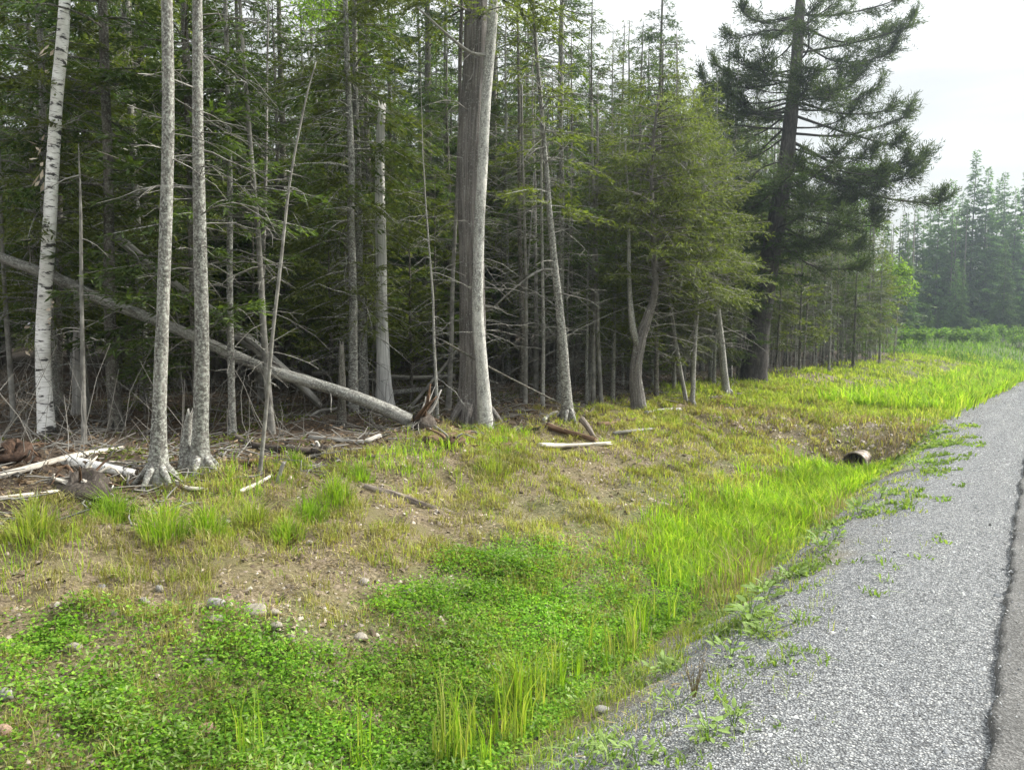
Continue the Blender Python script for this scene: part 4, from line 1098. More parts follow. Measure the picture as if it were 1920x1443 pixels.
cl = [(*pxo(1615, 320, 1590), .8, .6), (*pxo(1640, 330, 1590), .6, .5), (*pxo(1600, 380, 1590), .6, .7), (*pxo(1560, 430, 1590), .9, .8), (*pxo(1640, 420, 1590), .8, .7), (*pxo(1590, 480, 1590), .6, .8)]
leafy('leafy_sapling', b, 6, cl, 5200, .10, leaf_shrub, 202, 'taller leafy tree showing through behind the dark pine', 'tree')
b = hit(655, 742); s_ = depth_of(b) / FPX
b2 = at(640, 700, 15.5); b2 = ground_at(b2[0], b2[1]); s2 = 15.5 / FPX
cl = [((x - 640) * s2, (600 - y) * s2 + CAM_H - .3, dy, r) for (x, y, dy, r) in ((665, 105, .0, .42), (640, 60, .3, .5), (620, 10, 0, .6), (690, 130, 0, .3), (590, 30, .5, .6), (650, -40, .3, .7), (560, -30, .4, .7))]
leafy('leafy_sapling', b2, 7, cl, 3000, .07, leaf_bright, 203, 'bright broadleaf tree catching sun above the silver snag', 'tree')
b3 = at(650, 700, 13.6); b3 = ground_at(b3[0], b3[1])
plant('firD', b3, 1.0, 1.15, 'sunny green fir sapling just before the silver snag', 'tree', None)
for i, (px, d, sc, lab) in enumerate(((270, 10.6, .45, 'little bright fir bough low between the white birch and lichen firs'), (620, 13.0, 1.0, 'sunlit fir sapling beside the leaning dead sapling'), (770, 13.5, .95, 'olive fir sapling between the silver snag and big cedar'),
                                      (480, 14.5, 1.2, 'green fir sapling behind the leaning dead sapling'), (700, 16, 1.5, 'taller green fir sapling behind the silver snag'))):
    q = at(px, 700, d); q = ground_at(q[0], q[1]); plant('firD', q, i * 1.3, sc, lab, 'tree', 'young firs inside the forest edge')

def build_shrubs():
    rng = np.random.default_rng(210)
    spec = [(1735, 655, .8, 'rounded green shrub standing highest in the clearing'), (1700, 650, .5, 'low green shrub at the start of the clearing'), (1770, 648, .6, 'green shrub in the clearing beyond the rounded one'),
            (1805, 652, .7, 'leafy shrub midway across the clearing'), (1840, 650, .7, 'wide leafy shrub before the far treeline'), (1880, 648, .8, 'green shrub near the road in the clearing'), (1910, 650, .9, 'green shrub nearest the road in the clearing'),
            (1670, 655, .5, 'low shrub beneath the bright leafy sapling'), (1820, 640, .9, 'deep green shrub at the foot of far spruces'), (1760, 638, .9, 'dark green shrub under the far treeline'), (1880, 637, 1.0, 'tall shrub under the far spruces by the road')]
    for i, (px, py, r, lab) in enumerate(spec):
        d = 38 + (660 - py) * 1.0
        b = at(px, py, d); b = ground_at(b[0], b[1])
        cl = [(rng.normal(0, r * .7), r * .5 + rng.random() * r * .7, rng.normal(0, r * .6), r * rng.uniform(.4, .7)) for q in range(7)]
        leafy('green_shrub', b, 1, cl, 1500, .13, leaf_shrub, 300 + i, lab, 'shrub', group='shrubs in the clearing')
build_shrubs()

# ================================================================== CULVERT
def build_culvert():
    c = at(1606, 866, 12.6)
    r = .19
    ax = unit(np.array([[.15, 1.0, .0]])).ravel()
    u0 = c[0]; v0 = CULV_V + .14
    c = np.array([u0, v0, float(ground_z(u0, v0 - .4, False)) + .15])
    e = empty('culvert_pipe', c)
    n = 40; s = np.linspace(0, 7.0, n * 3); m = MB()
    sd = unit(np.cross(ax, [0, 0, 1.0])[None]).ravel(); up = np.array([0, 0, 1.0])
    th = np.arange(28) / 28 * 2 * math.pi
    def ringset(rr, ss):
        return c[None, None] + ax[None, None] * ss[:, None, None] + rr[:, None, None] * (np.cos(th)[None, :, None] * sd + np.sin(th)[None, :, None] * up)
    R = r + .008 * np.sin(s * 2 * math.pi / .07)
    Vo = ringset(R, s); Vi = ringset(R - .014, s)
    k = len(s); i = np.arange(k - 1)[:, None] * 28; j = np.arange(28)[None]; j2 = (j + 1) % 28
    F = np.stack([i + j, i + 28 + j, i + 28 + j2, i + j2], -1).reshape(-1, 4)
    m.add(Vo.reshape(-1, 3), F); m.add(Vi.reshape(-1, 3), F[:, ::-1])
    m.build('pipe_wall', culvert_metal, e, True, c)
    m = MB()                                                    # rolled rim
    a = np.arange(8) / 8 * 2 * math.pi
    V = c + (( r + .002 + .016 * np.cos(a))[None, :, None] * (np.cos(th)[:, None, None] * sd + np.sin(th)[:, None, None] * up)) + ax * (.016 * np.sin(a))[None, :, None] - ax * .01
    i = np.arange(28)[:, None]; j = np.arange(8)[None]; i2 = (i + 1) % 28; j2 = (j + 1) % 8
    m.add(V.reshape(-1, 3), np.stack([i * 8 + j, i2 * 8 + j, i2 * 8 + j2, i * 8 + j2], -1).reshape(-1, 4))
    m.build('rim', culvert_metal, e, True, c)
    tag(e, 'round metal culvert pipe opening at the end of the ditch', 'culvert')
build_culvert()

# ================================================================== STONES
def stone_mesh(name, mat, seed, n=7):
    rng = np.random.default_rng(seed)
    th, ph = np.meshgrid(np.linspace(0, 2 * math.pi, n + 3)[:-1], np.linspace(.12, math.pi - .12, n))
    R = 1 + (fbm(np.cos(th) * np.sin(ph) * 1.1 + 9 + np.cos(ph), np.sin(th) * np.sin(ph) * 1.1 + np.cos(ph) * 1.4, seed, 2) - .5) * .9
    V = np.stack([np.sin(ph) * np.cos(th), np.sin(ph) * np.sin(th), np.cos(ph)], -1) * R[..., None]
    a, b_ = V.shape[:2]; m = MB()
    i = np.arange(a - 1)[:, None] * b_; j = np.arange(b_)[None]; j2 = (j + 1) % b_
    m.add(V.reshape(-1, 3), np.stack([i + j, i + b_ + j, i + b_ + j2, i + j2], -1).reshape(-1, 4))
    for r0, fl in ((0, True), (a - 1, False)):
        m.add(np.vstack([V[r0], V[r0].mean(0)]), np.stack([np.arange(b_), (np.arange(b_) + 1) % b_, np.full(b_, b_)], -1)[:, ::-1 if fl else 1])
    return m.mesh(name, mat, True)
STONES = [(683, 1090, 24, 13, 40, 'p', 'pale flat stone highest on the bare bank'), (478, 1143, 46, 16, 12, 'p', 'long pale stone in the bare patch of bank'), (516, 1147, 22, 14, 0, 'p', 'small pale stone touching the long pale one'),
          (403, 1130, 34, 24, 0, 'g', 'grey boulder-like stone above the clover'), (408, 1160, 30, 14, 15, 'p', 'pale flat stone under the grey boulder-like one'), (546, 1196, 18, 20, 0, 'p', 'rounded pale stone at the clover edge'),
          (675, 1194, 28, 14, 10, 'p', 'pale stone on the reddish bare patch'), (518, 1172, 22, 14, 0, 'p', 'small stone between long stone and rounded stone'), (300, 1103, 16, 18, 0, 'g', 'small grey stone near the yellow tussock'),
          (215, 1152, 12, 18, 0, 'p', 'narrow pale stone on the bare soil'), (138, 1212, 28, 22, 0, 'p', 'squarish pale stone in the clover'), (388, 1368, 46, 30, 25, 'r', 'pinkish stone half sunk in the clover'),
          (388, 1240, 26, 12, 0, 'g', 'grey stone peeping from the clover'), (620, 1280, 26, 10, 0, 'p', 'pale stone low in the clover below the bare patch'), (325, 1136, 14, 16, 0, 'p', 'little pale stone beside the grey boulder-like one'),
          (270, 1125, 20, 14, 0, 'g', 'flat grey stone in loose soil'), (8, 1370, 36, 40, 0, 'r', 'brown stone at the photo edge in the clover'), (12, 1300, 26, 26, 0, 'g', 'grey stone at the photo edge above the brown one'),
          (768, 1108, 24, 12, 0, 'p', 'pale stone at the clover tip on the bank'), (580, 1018, 14, 10, 0, 'p', 'tiny pale stone under the bank-top grass'), (190, 1100, 16, 12, 0, 'g', 'grey pebble under the yellow tussock'), (575, 1235, 14, 9, 0, 'p', 'tiny pale stone in the clover beside the reddish patch'),
          (1245, 945, 18, 8, 0, 'p', 'pale stone lying far along the bank'), (1130, 1332, 26, 12, 0, 'g', 'dark grey stone at the gravel edge')]
MS = {'p': stone_pale, 'g': stone_grey, 'r': stone_pink}
for i, (px, py, w, h, rot, k, lab) in enumerate(STONES):
    p = hit(px, py + h * .3); d = depth_of(p); s = d / FPX
    o = bpy.data.objects.new('bank_stone', stone_mesh('bank_stone', MS[k], 500 + i)); COL.objects.link(o)
    o.location = p + np.array([0, 0, h * s * .12 + .008]); o.scale = (w * s * .52, w * s * .42, h * s * .5); o.rotation_euler = (.25, .1, YAW + math.radians(-rot))
    tag(o, lab, 'stone', 'stones on the bank')

# ================================================================== GROUND COVER
def scatter(n, w0, w1, v0, v1, rng, dens=None, falloff=True):
    """random points on the ground; thinner with distance so near growth stays dense"""
    out = []
    need = n
    while need > 0:
        m = int(need * 2.2) + 2000
        w = rng.uniform(w0, w1, m); v = v0 + (v1 - v0) * (rng.random(m) ** (1.6 if falloff else 1))
        u = w + curve_off(v)
        keep = np.ones(m, bool) if dens is None else rng.random(m) < dens(u, v, w)
        q = np.stack([u, v], -1)[keep]
        # skip what lies outside the picture's reach
        d = q @ FH[:2]; x = q @ CR[:2]
        q = q[(d > 1.6) & (np.abs(x) < d * .76 + 1.0)]
        out.append(q[:need]); need -= len(q[:need])
        if len(q) == 0: break
    q = np.concatenate(out)
    return np.concatenate([q, ground_z(q[:, 0], q[:, 1])[:, None]], 1)

def stuff(mb, name, mat, label, cat):
    o = mb.build(name, mat); tag(o, label, cat, kind='stuff'); return o

rng = np.random.default_rng(1000)
# clover carpet
def clover_d(u, v, w):
    edge = fbm(u * .9, v * .9, 51) * 1.5
    a = sstep(-2.0, -2.25, w) * sstep(-.3, .25, w - np.interp(v, [1.5, 2.4, 3.0, 3.4, 4.0, 4.9, 6.2, 7.2], [-4.7, -4.3, -3.8, -3.35, -3.6, -3.8, -3.0, -2.4]) + (edge - .75) * .8) * (1 - sstep(5.8, 7.6, v + (edge - .75) * 2))
    return np.clip(a * (.25 + .75 * sstep(.3, .55, fbm(u * 3, v * 3, 57))), 0, 1)
q = scatter(106000, -6.2, -1.9, .3, 8.5, rng, clover_d, False)
n = len(q); q[:, 2] += rng.uniform(.005, .075, n) * (.4 + fbm(q[:, 0] * 5, q[:, 1] * 5, 61))
m = MB(); a = rng.random(n) * 6.283
kites(m, q, np.stack([np.cos(a), np.sin(a), rng.normal(.1, .35, n)], -1), unit(np.array([0, 0, 1.0]) + rng.normal(0, .5, (n, 3))), rng.uniform(.014, .034, n), rng.uniform(.010, .022, n), .55)
stuff(m, 'clover', clover_mat, 'dense low green clover carpeting the ditch side', 'ground cover')

q = scatter(4500, -5.2, -2.0, .3, 8, rng, lambda u, v, w: clover_d(u, v, w) * sstep(.45, .65, fbm(u * 2.5, v * 2.5, 401)), False); n = len(q); q[:, 2] += rng.uniform(.03, .10, n); a = rng.random(n) * 6.283; m = MB()
kites(m, q, np.stack([np.cos(a), np.sin(a), rng.normal(.3, .5, n)], -1), unit(np.array([0, 0, 1.0]) + rng.normal(0, .6, (n, 3))), rng.uniform(.02, .06, n), rng.uniform(.008, .018, n), .5); stuff(m, 'low_weeds', weed_leaf, 'paler narrow-leaved weeds mixed into the clover', 'ground cover')
# short tufty bank grass
def bank_d(u, v, w):
    d = sstep(-2.1, -2.8, w) * sstep(-6.9, -6.0, w + (fbm(u * 1.2, v * 1.2, 611) - .5) * 1.0)
    bare = sstep(.44, .60, fbm(u * 1.1, v * 1.1, 71)) * sstep(-3.0, -3.6, w) * (1 - sstep(9, 15, v))
    d = d * (1 - .8 * np.exp(-((v - CULV_V - .5) / 1.0) ** 2) * sstep(-5.6, -4.2, w))
    return np.clip(d * (1 - .72 * bare) * (.08 + .92 * sstep(.40, .60, fbm(u * 5, v * 5, 19, 2))), 0, 1)
def tufts(cent, per, spread, h, wdt, lean, rng, mat, name, label, cat):
    k = np.repeat(np.arange(len(cent)), per); n = len(k)
    off = rng.normal(0, 1, (n, 2)) * spread
    P = np.concatenate([cent[k, :2] + off, np.zeros((n, 1))], 1); P[:, 2] = ground_z(P[:, 0], P[:, 1]) - .005
    ln = off / spread * .45 + rng.normal(0, lean, (n, 2))
    sz = (.6 + .8 * rng.random(len(cent)))[k]
    dist = np.clip(np.hypot(P[:, 0], P[:, 1]) / 6, .7, 4)
    m = MB(); blades(m, P, ln, h * sz * rng.uniform(.5, 1.3, n), wdt * rng.uniform(.7, 1.3, n) * dist, rng)
    return stuff(m, name, mat, label, cat)
c = scatter(5000, -7.4, -2.2, .3, 20, rng, bank_d); tufts(c, 16, .042, .085, .0062, .55, rng, grass_bank, 'bank_grass', 'short olive and straw coloured grass tufts over the bank', 'grass')
c = scatter(1500, -6.4, -2.6, .8, 20, rng, bank_d); tufts(c, 12, .04, .09, .006, .45, rng, grass_yellow, 'bank_grass', 'scattered yellow-green grass tufts over the bank', 'grass')
c = scatter(170, -6.9, -5.0, .6, 9, rng, lambda u, v, w: np.exp(-((w + 5.75) / .5) ** 2) * sstep(.35, .6, fbm(u * 1.3, v * 1.3, 205)), False); tufts(c, 12, .05, .15, .006, .4, rng, grass_bright, 'bank_grass', 'fresh bright grass along the bank top', 'grass')
c = scatter(700, -6.8, -2.6, 8.0, 22, rng, lambda u, v, w: bank_d(u, v, w) * sstep(7, 10, v), False); tufts(c, 10, .06, .11, .006, .4, rng, grass_yellow, 'bank_grass', 'yellow-green grass thickening along the farther bank', 'grass')
# dry thatch and litter lying on the bank
q = scatter(52000, -7.2, -2.9, .3, 16, rng, lambda u, v, w: .3 + .7 * sstep(.35, .6, fbm(u * 2, v * 2, 81)))
n = len(q); q[:, 2] += rng.uniform(.002, .02, n); a = rng.random(n) * 6.283; m = MB()
kites(m, q, np.stack([np.cos(a), np.sin(a), rng.normal(0, .25, n)], -1), unit(np.array([0, 0, 1.0]) + rng.normal(0, .5, (n, 3))), rng.uniform(.02, .07, n), rng.uniform(.004, .014, n), .5)
stuff(m, 'dry_thatch', grass_dry, 'dry straw and dead leaves lying on the bank', 'dead grass')

# bright upright ditch grass up to the culvert
def ditch_d(u, v, w):
    band = np.exp(-((w + 2.45 + .12 * np.sin(v)) / .42) ** 2)
    lo = sstep(5.6, 7.5, v) * (1 - sstep(12.6, 13.2, v))
    return np.clip(band * lo * (.35 + .65 * sstep(.3, .6, fbm(u * 3, v * 3, 91))), 0, 1)
c = scatter(1700, -3.5, -1.8, 5.5, 13.4, rng, ditch_d, False); tufts(c, 11, .05, .20, .008, .22, rng, grass_bright, 'ditch_grass', 'bright yellow-green grass standing in the ditch before the culvert', 'grass')
c = scatter(300, -2.6, -1.6, 2.0, 9, rng, lambda u, v, w: np.exp(-((w + 2.0) / .22) ** 2), False); tufts(c, 9, .05, .12, .005, .45, rng, grass_yellow, 'ditch_grass', 'mixed yellow grass fringe between ditch and gravel', 'grass')
c = scatter(60, -2.4, -1.6, 4.5, 9, rng, lambda u, v, w: sstep(.5, .62, fbm(u * 2, v * 2, 303)), False); tufts(c, 8, .04, .30, .004, .25, rng, grass_dry, 'dry_stalks', 'dry brown grass stalks at the ditch edge', 'dead grass')
q = scatter(900, -5.5, -1.5, CULV_V + .1, CULV_V + 2.2, rng, None, False); EMB = q
c = q[:190]; tufts(c, 12, .06, .10, .008, .5, rng, grass_bank, 'bank_grass', 'thin straw grass on the earth above the culvert', 'grass')
c = q[520:640]; tufts(c, 10, .06, .14, .006, .5, rng, grass_dry, 'dry_stalks', 'brown dead stalks on the earth above the culvert', 'dead grass')
# verge beyond the culvert
def verge_d(u, v, w):
    f = sstep(CULV_V + 1.2, CULV_V + 2.4, v + (fbm(u * 2, v * 2, 97) - .5) * 1.5)
    return np.clip(f * sstep(-7.4, -6.4, w + (fbm(u * 1.2, v * 1.2, 613) - .5) * 1.2) * sstep(-1.25, -1.6, w) * (.3 + .7 * sstep(.3, .6, fbm(u * 1.5, v * 1.5, 99))), 0, 1)
c = scatter(4000, -9.0, -1.2, CULV_V, 46, rng, verge_d); tufts(c, 9, .09, .14, .007, .35, rng, grass_yellow, 'verge_grass', 'yellow-green verge grass beyond the culvert crossing', 'grass')
c = scatter(1500, -4.0, -1.3, CULV_V + 4, 46, rng, verge_d); tufts(c, 9, .09, .30, .008, .25, rng, grass_bright, 'verge_grass', 'brighter tall grass along the far gravel edge', 'grass')
c = scatter(2200, -26, -1.5, 40, 75, rng, None); tufts(c, 7, .3, .35, .012, .4, rng, leaf_shrub, 'clearing_growth', 'low green growth filling the clearing before the treeline', 'ground cover')
# forest floor: litter, twigs, moss
def floor_d(u, v, w): return sstep(-5.6, -6.4, w) * (.45 + .55 * np.exp(-((w + 6.7) / .9) ** 2))
q = scatter(42000, -17, -5.6, -3, 36, rng, floor_d); n = len(q); q[:, 2] += rng.uniform(.002, .03, n); a = rng.random(n) * 6.283; m = MB()
kites(m, q, np.stack([np.cos(a), np.sin(a), rng.normal(0, .4, n)], -1), unit(np.array([0, 0, 1.0]) + rng.normal(0, .6, (n, 3))), rng.uniform(.03, .1, n), rng.uniform(.01, .045, n), .5)
stuff(m, 'leaf_litter', litter_mat, 'brown leaf litter covering the forest floor', 'leaf litter')
q = scatter(4000, -16, -5.6, -3, 34, rng, floor_d); n = len(q); a = rng.random(n) * 6.283; L = rng.uniform(.1, .7, n)
s = np.linspace(-.5, .5, 4)
P = q[:, None] + np.stack([np.cos(a), np.sin(a), rng.normal(.05, .22, n)], -1)[:, None] * (L[:, None] * s[None])[..., None] + rng.normal(0, .015, (n, 4, 3)); P[..., 2] += .02 + rng.random((n, 1)) * .05
m = MB(); sticks(m, P, rng.uniform(.003, .011, n)[:, None] * np.array([[1, .9, .8, .5]]))
stuff(m, 'twig_litter', twig_mat, 'grey fallen twigs strewn over the forest floor', 'twigs').data.attributes.new('bark', 'FLOAT_VECTOR', 'POINT')
def moss_d(u, v, w): return sstep(-6.6, -7.2, w) * sstep(.52, .66, fbm(u * .7, v * .7, 121))
q = scatter(16000, -13, -6.4, -3, 26, rng, moss_d); n = len(q); q[:, 2] += rng.uniform(.0, .05, n); a = rng.random(n) * 6.283; m = MB()
kites(m, q, np.stack([np.cos(a), np.sin(a), rng.normal(.3, .5, n)], -1), unit(np.array([0, 0, 1.0]) + rng.normal(0, .6, (n, 3))), rng.uniform(.03, .07, n), rng.uniform(.015, .03, n), .5)
stuff(m, 'moss', moss_mat, 'olive moss patches on the forest floor', 'moss')
# dead brush thicket under the trees
q = scatter(1400, -15, -7.0, -3, 40, rng, None); n = len(q); L = rng.uniform(.25, 1.2, n); s = np.linspace(0, 1, 4)
dd = np.concatenate([rng.normal(0, .45, (n, 2)), np.ones((n, 1))], 1)
P = q[:, None] + dd[:, None] * (L[:, None] * s[None])[..., None] + rng.normal(0, .03, (n, 4, 3)) * L[:, None, None]
m = MB(); sticks(m, P, rng.uniform(.003, .007, n)[:, None] * np.array([[1, .8, .6, .3]]))
stuff(m, 'dead_brush', twig_mat, 'thin dead brush stems standing under the trees', 'brush')

# gravel chips on the shoulder and loose stones on the bank
def chips(q, size, rng, name, mat, label, flat=.6):
    n = len(q)
    base = np.array([[1, 0, -.3], [-.3, .9, -.3], [-.8, -.5, -.3], [.2, -1, -.3], [.15, .1, 1], [-.4, -.1, .8]], float)
    F = np.array([[0, 1, 4], [1, 5, 4], [1, 2, 5], [2, 3, 5], [3, 4, 5], [3, 0, 4]])
    a = rng.random(n) * 6.283; ca, sa = np.cos(a), np.sin(a)
    S = size[:, None] * rng.uniform(.6, 1.3, (n, 3)) * np.array([1, 1, flat])
    B = base[None] * S[:, None] * (1 + rng.normal(0, .18, (n, 6, 1)))
    V = np.stack([B[..., 0] * ca[:, None] - B[..., 1] * sa[:, None], B[..., 0] * sa[:, None] + B[..., 1] * ca[:, None], B[..., 2]], -1)
    tl = rng.normal(0, .35, (n, 2)); V[..., 2] += V[..., 0] * tl[:, :1] + V[..., 1] * tl[:, 1:]
    V = V + q[:, None]
    m = MB(); m.add(V.reshape(-1, 3), (np.arange(n)[:, None, None] * 6 + F[None]).reshape(-1, 3))
    return stuff(m, name, mat, label, 'gravel')
chips(scatter(1300, -5.5, -1.4, CULV_V + .1, CULV_V + 2.4, rng, None, False), rng.uniform(.012, .05, 1300), rng, 'loose_stones', stone_small, 'brown stones and clods on the earth above the culvert')
gd = lambda u, v, w: np.clip(sstep(-2.15, -1.25, w + (fbm(u * 2.2, v * 2.2, 131) - .5) * 1.3), .04, 1)
q = scatter(58000, -2.2, -.10, 1.2, 30, rng, gd); sz = (.0022 + .0062 * rng.random(len(q)) ** 1.6) * (1 + .035 * q[:, 1]); sz = np.where(rng.random(len(q)) < .015, sz * 2.2, sz)
wq = q[:, 0] - curve_off(q[:, 1]); dk = rng.random(len(q)) < sstep(-.75, -1.35, wq + (fbm(q[:, 0] * 2, q[:, 1] * 2, 505) - .5) * .7)
chips(q[~dk], sz[~dk], rng, 'gravel', gravel_mat, 'grey crushed gravel covering the road shoulder')
chips(q[dk], sz[dk], rng, 'dark_grit', grit_mat, 'darker dirty grit on the slope below the shoulder')
cq = scatter(2600, -6.6, -3.0, .6, 13, rng, lambda u, v, w: (1 - clover_d(u, v, w)) * (.25 + .75 * sstep(.44, .6, fbm(u * 1.1, v * 1.1, 71))), False); chips(cq, .008 + .03 * rng.random(len(cq)) ** 2, rng, 'soil_clods', clod_mat, 'brown crumbly soil clods scattered over the bare bank')
eq = scatter(700, -.10, .22, 1.2, 12, rng, lambda u, v, w: np.exp(-np.clip(w + .06, 0, 1) / .07), False); eq[:, 2] = .02; chips(eq, .002 + .006 * rng.random(len(eq)) ** 2, rng, 'gravel', gravel_mat, 'loose gravel chips strewn over the asphalt edge')
q = scatter(9000, -6.4, -2.8, .5, 14, rng, lambda u, v, w: sstep(.45, .62, fbm(u * 1.1, v * 1.1, 71)) * .8 + .2 * (1 - clover_d(u, v, w))); chips(q, .004 + .024 * rng.random(len(q)) ** 2.5, rng, 'loose_pebbles', stone_small, 'small loose pebbles in the bare soil of the bank')

c = scatter(750, -2.1, -.6, 1.8, 15, rng, lambda u, v, w: sstep(-.55, -1.7, w) * sstep(.42, .62, fbm(u * 2.2, v * 2.2, 207)), False); tufts(c, 6, .03, .06, .005, .6, rng, grass_yellow, 'verge_grass', 'thin grass sprouting through the gravel slope', 'grass')
c = scatter(800, -2.1, -.5, 1.8, 15, rng, lambda u, v, w: sstep(-.45, -1.6, w) * sstep(.44, .6, fbm(u * 2.2, v * 2.2, 209)), False); tufts(c, 9, .035, .05, .016, 1.0, rng, weed_leaf, 'verge_weeds', 'low broad leaves sprouting through the gravel slope', 'ground cover')
q = scatter(3000, -2.3, -1.4, 1.5, 13, rng, None, False); n = len(q); a = rng.random(n) * 6.283; q[:, 2] += .006; m = MB()
kites(m, q, np.stack([np.cos(a), np.sin(a), rng.normal(0, .2, n)], -1), unit(np.array([0, 0, 1.0]) + rng.normal(0, .4, (n, 3))), rng.uniform(.02, .08, n), rng.uniform(.003, .01, n), .5); stuff(m, 'dry_thatch', grass_dry, 'dry straw lying on the gravel slope', 'dead grass')
# ================================================================== TUSSOCKS, WEEDS
TUSS = [(58, 1005, 34, .30, 'b', 'wide green tussock lowest at the photo edge'), (216, 975, 30, .24, 'g', 'deep green tussock under the birch logs'), (308, 1018, 34, .36, 'y', 'yellow tussock overhanging the bare bank'),
        (388, 1000, 26, .30, 'y', 'yellow-green tussock beside the overhanging one'), (470, 985, 26, .24, 'b', 'pale green tussock midway along the bank top'), (538, 1010, 26, .18, 'y', 'low bright tussock under the leaning sapling'),
        (628, 940, 30, .28, 'y', 'bright yellow-green tussock by the grey log'), (585, 975, 26, .22, 'g', 'green tussock just below the bright one'), (675, 900, 22, .16, 'g', 'small green tussock behind the grey log'),
        (560, 872, 20, .13, 'g', 'fresh green tuft beside the dark rotten log'), (925, 880, 30, .20, 'b', 'olive tussock on the bank before the big cedar'), (1265, 800, 22, .22, 'b', 'grass tussock where bank meets forked cedar')]
GM = {'b': grass_yellow, 'y': grass_bright, 'g': grass_fresh}
for i, (px, py, w, h, k, lab) in enumerate(TUSS):
    p = hit(px, py); d = depth_of(p); r = w * 1.35 * d / FPX
    rr = np.random.default_rng(700 + i); n = 300
    a = rr.random(n) * 6.283; rad = r * .95 * rr.random(n) ** .7
    P = np.stack([np.cos(a) * rad, np.sin(a) * rad, np.zeros(n)], -1)
    P[:, 2] = ground_z(P[:, 0] + p[0], P[:, 1] + p[1]) - p[2] - .01
    ln = np.stack([np.cos(a), np.sin(a)], -1) * (.25 + .9 * rad / r)[:, None] * rr.uniform(.1, 1.3, n)[:, None] + rr.normal(0, .32, (n, 2))
    m = MB(); blades(m, P, ln, h * 1.15 * rr.uniform(.3, 1.2, n) * (1.15 - .5 * rad / r), rr.uniform(.004, .009, n), rr)
    nd = 90; a = rr.random(nd) * 6.283; P2 = np.stack([np.cos(a) * r * .6, np.sin(a) * r * .6, np.zeros(nd)], -1)
    P2[:, 2] = ground_z(P2[:, 0] + p[0], P2[:, 1] + p[1]) - p[2]
    o = empty('grass_tussock', p)
    m.build('leaves', GM[k], o)
    m2 = MB(); blades(m2, P2 * .9, np.stack([np.cos(a), np.sin(a)], -1) * 1.2, rr.uniform(.05, .14, nd), np.full(nd, .006), rr); m2.build('dead_leaves', grass_dry, o)
    tag(o, lab, 'grass tussock', 'tussocks along the bank top')

CLUMPS = [(835, 1425, .42, 46, 'tall thin grass clump lowest in the near ditch'), (880, 1440, .40, 50, 'tall grass clump at the photo bottom beside the gravel'), (960, 1365, .46, 60, 'brightest tall grass clump in the near ditch'), (1005, 1335, .42, 56, 'tall yellow grass clump right after the brightest one'),
          (1050, 1300, .36, 46, 'tall grass clump where the gravel edge begins'), (475, 1425, .34, 12, 'few tall thin blades rising alone from the clover'), (1130, 1245, .30, 46, 'grass clump midway along the near ditch'), (1185, 1205, .34, 56, 'yellow grass clump close before the ditch grass'), (1235, 1170, .28, 46, 'grass clump joining the thick ditch grass'),
          (920, 1400, .34, 36, 'mixed grass clump between two tall clumps'), (700, 1440, .28, 24, 'thin grass clump at the photo bottom in clover'), (1090, 1275, .26, 30, 'short grass clump near the gravel edge')]
for i, (px, py, h, n, lab) in enumerate(CLUMPS):
    n = int(n * 1.15); p = hit(px, py); rr = np.random.default_rng(760 + i)
    a = rr.random(n) * 6.283; rad = .12 * np.sqrt(rr.random(n))
    P = np.stack([np.cos(a) * rad, np.sin(a) * rad, np.full(n, -.02)], -1)
    fan = rr.integers(0, 5, n); fc = rr.normal(0, .075, (5, 2)); fl = rr.normal(0, .14, (5, 2)); fh = rr.uniform(.55, 1.1, 5)
    P[:, :2] = P[:, :2] * .35 + fc[fan]
    P[:, 2] = ground_z(P[:, 0] + p[0], P[:, 1] + p[1]) - p[2] - .02
    m = MB(); blades(m, P, fl[fan] + rr.normal(0, .15, (n, 2)), h * 1.4 * fh[fan] * rr.uniform(.35, 1.1, n), rr.uniform(.006, .011, n), rr)
    o = m.build('grass_clump', grass_bright if i % 3 else grass_yellow); o.location = p
    tag(o, lab, 'grass clump', 'tall grass clumps in the near ditch')

def weed_leaf_mesh():
    V = []; F = []
    prof = [(0, .05), (.2, .42), (.5, .5), (.8, .32), (1.0, .03)]
    for t, w in prof: V += [(t, -w * .45, .12 * t - .2 * t * t + .06 * w), (t, 0, .12 * t - .2 * t * t), (t, w * .45, .12 * t - .2 * t * t + .06 * w)]
    for i in range(4):
        for j in range(2): F.append((i * 3 + j, i * 3 + 3 + j, i * 3 + 4 + j, i * 3 + 1 + j))
    m = MB(); m.add(np.array(V), np.array(F)); return m.mesh('leaf', weed_leaf, True)
WL = weed_leaf_mesh()
WEEDS = [(1435, 1128, .16, 15, 'leafy green weed rooted highest on the near gravel edge'), (1405, 1165, .17, 16, 'broad green weed on the gravel edge below the highest one'), (1538, 1030, .16, 14, 'pale green weed by the ditch grass'), (1610, 962, .16, 13, 'green weed on the gravel slope before the culvert'),
         (1565, 1010, .12, 10, 'small weed above the pale green one'), (1650, 935, .14, 11, 'weed clump nearest the culvert on the gravel'), (1145, 1415, .08, 12, 'dark green weed lowest on the gravel edge'), (1195, 1425, .085, 16, 'bright yellow-green weed at the bottom of the photo'),
         (1330, 1385, .10, 11, 'pale rosette weed near the photo bottom on gravel'), (1375, 1360, .09, 10, 'yellowish rosette weed on the open gravel'), (1245, 1262, .12, 11, 'weed beside the dead stalk'), (1370, 1235, .11, 12, 'rosette weed between dead stalk and broad weed'),
         (1500, 1170, .08, 8, 'tiny weed alone out on the gravel'), (1430, 1195, .10, 10, 'low weed just under the broad green weed'), (1090, 1330, .09, 9, 'small weed by the near grass and gravel'), (1480, 1085, .12, 10, 'weed between highest weed and pale green weed'), (1715, 880, .14, 10, 'low weed far up the gravel slope'), (1270, 1330, .08, 8, 'faint weed below the dead stalk')]
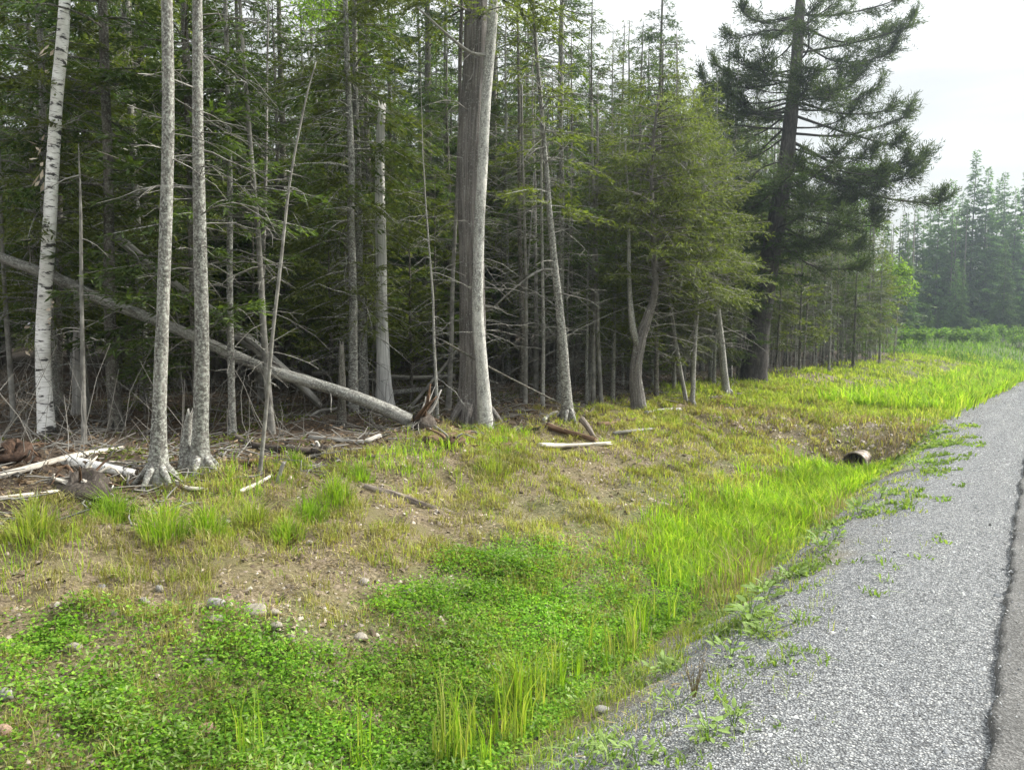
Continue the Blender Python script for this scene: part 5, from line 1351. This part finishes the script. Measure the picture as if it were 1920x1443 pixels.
for i, (px, py, L, nl, lab) in enumerate(WEEDS):
    L *= 1.15; nl = int(nl * 2.6)
    p = hit(px, py); rr = np.random.default_rng(800 + i)
    e = empty('roadside_weed', p)
    st = MB(); ns = 3
    for q in range(ns):
        a = rr.random() * 6.283; tube(st, spline([np.array([0, 0, -.02]), np.array([math.cos(a) * .03, math.sin(a) * .03, L * .5]), np.array([math.cos(a) * .06, math.sin(a) * .06, L * .9])], 5), np.linspace(.003, .0015, 5), 4)
    st.build('stem', weed_leaf, e)
    for q in range(nl):
        o = bpy.data.objects.new('leaf', WL); COL.objects.link(o); o.parent = e
        hgt = rr.random() * L * .8; a = rr.random() * 6.283
        sp_ = .09 * rr.random() ** .6
        o.location = (math.cos(a) * sp_, math.sin(a) * sp_, hgt * (1 - sp_ * 5) + .006)
        s = L * rr.uniform(.28, .52); o.scale = (s, s * .9, s); o.rotation_euler = (rr.normal(0, .2), -rr.uniform(.0, .7), a)
    tag(e, lab, 'weed', 'weeds along the gravel edge')
def dead_stalk(px, py, hgt, n, lab, seed):
    p = hit(px, py); rr = np.random.default_rng(seed)
    a = rr.random(n) * 6.283; s = np.linspace(0, 1, 4)
    d = np.stack([np.cos(a) * .28, np.sin(a) * .28, np.ones(n)], -1) * (hgt * rr.uniform(.5, 1, n))[:, None]
    P = d[:, None] * s[None, :, None] + rr.normal(0, .006, (n, 4, 3)) * s[None, :, None]
    P[:, 0, 2] = -.02
    m = MB(); sticks(m, P, np.tile(np.array([[.0028, .002, .0015, .001]]), (n, 1)))
    o = m.build('dead_stalk', grass_dry); o.location = p; tag(o, lab, 'dead weed')
dead_stalk(1301, 1308, .22, 18, 'dead brown stalk bunch rooted in the gravel', 900)
dead_stalk(1385, 1085, .32, 22, 'dry brown stalks at the ditch grass edge', 901)
dead_stalk(1335, 1090, .26, 16, 'dry stalks just before the brown bunch by the ditch', 902)

# ================================================================== HAZE
def build_haze():
    x0, x1, y0, y1, z0, z1 = -110, 90, -50, 150, -3.0, 30.0
    V = np.array([[x, y, z] for z in (z0, z1) for y in (y0, y1) for x in (x0, x1)], float)
    F = np.array([[0, 2, 3, 1], [4, 5, 7, 6], [0, 1, 5, 4], [2, 6, 7, 3], [0, 4, 6, 2], [1, 3, 7, 5]])
    m = bpy.data.materials.new('haze_mat'); m.use_nodes = True; t = m.node_tree; t.nodes.clear()
    o = t.nodes.new('ShaderNodeOutputMaterial'); v = t.nodes.new('ShaderNodeVolumePrincipled')
    v.inputs['Color'].default_value = (.74, .88, 1.0, 1); v.inputs['Density'].default_value = .0018; v.inputs['Anisotropy'].default_value = .74
    t.links.new(v.outputs[0], o.inputs['Volume'])
    mb = MB(); mb.add(V, F); h = mb.build('haze', m); h['kind'] = 'stuff'; h['label'] = 'thin pale air over the whole roadside'
build_haze()
print('faces', sum(len(me.polygons) for me in bpy.data.meshes), 'objects', len(bpy.data.objects))
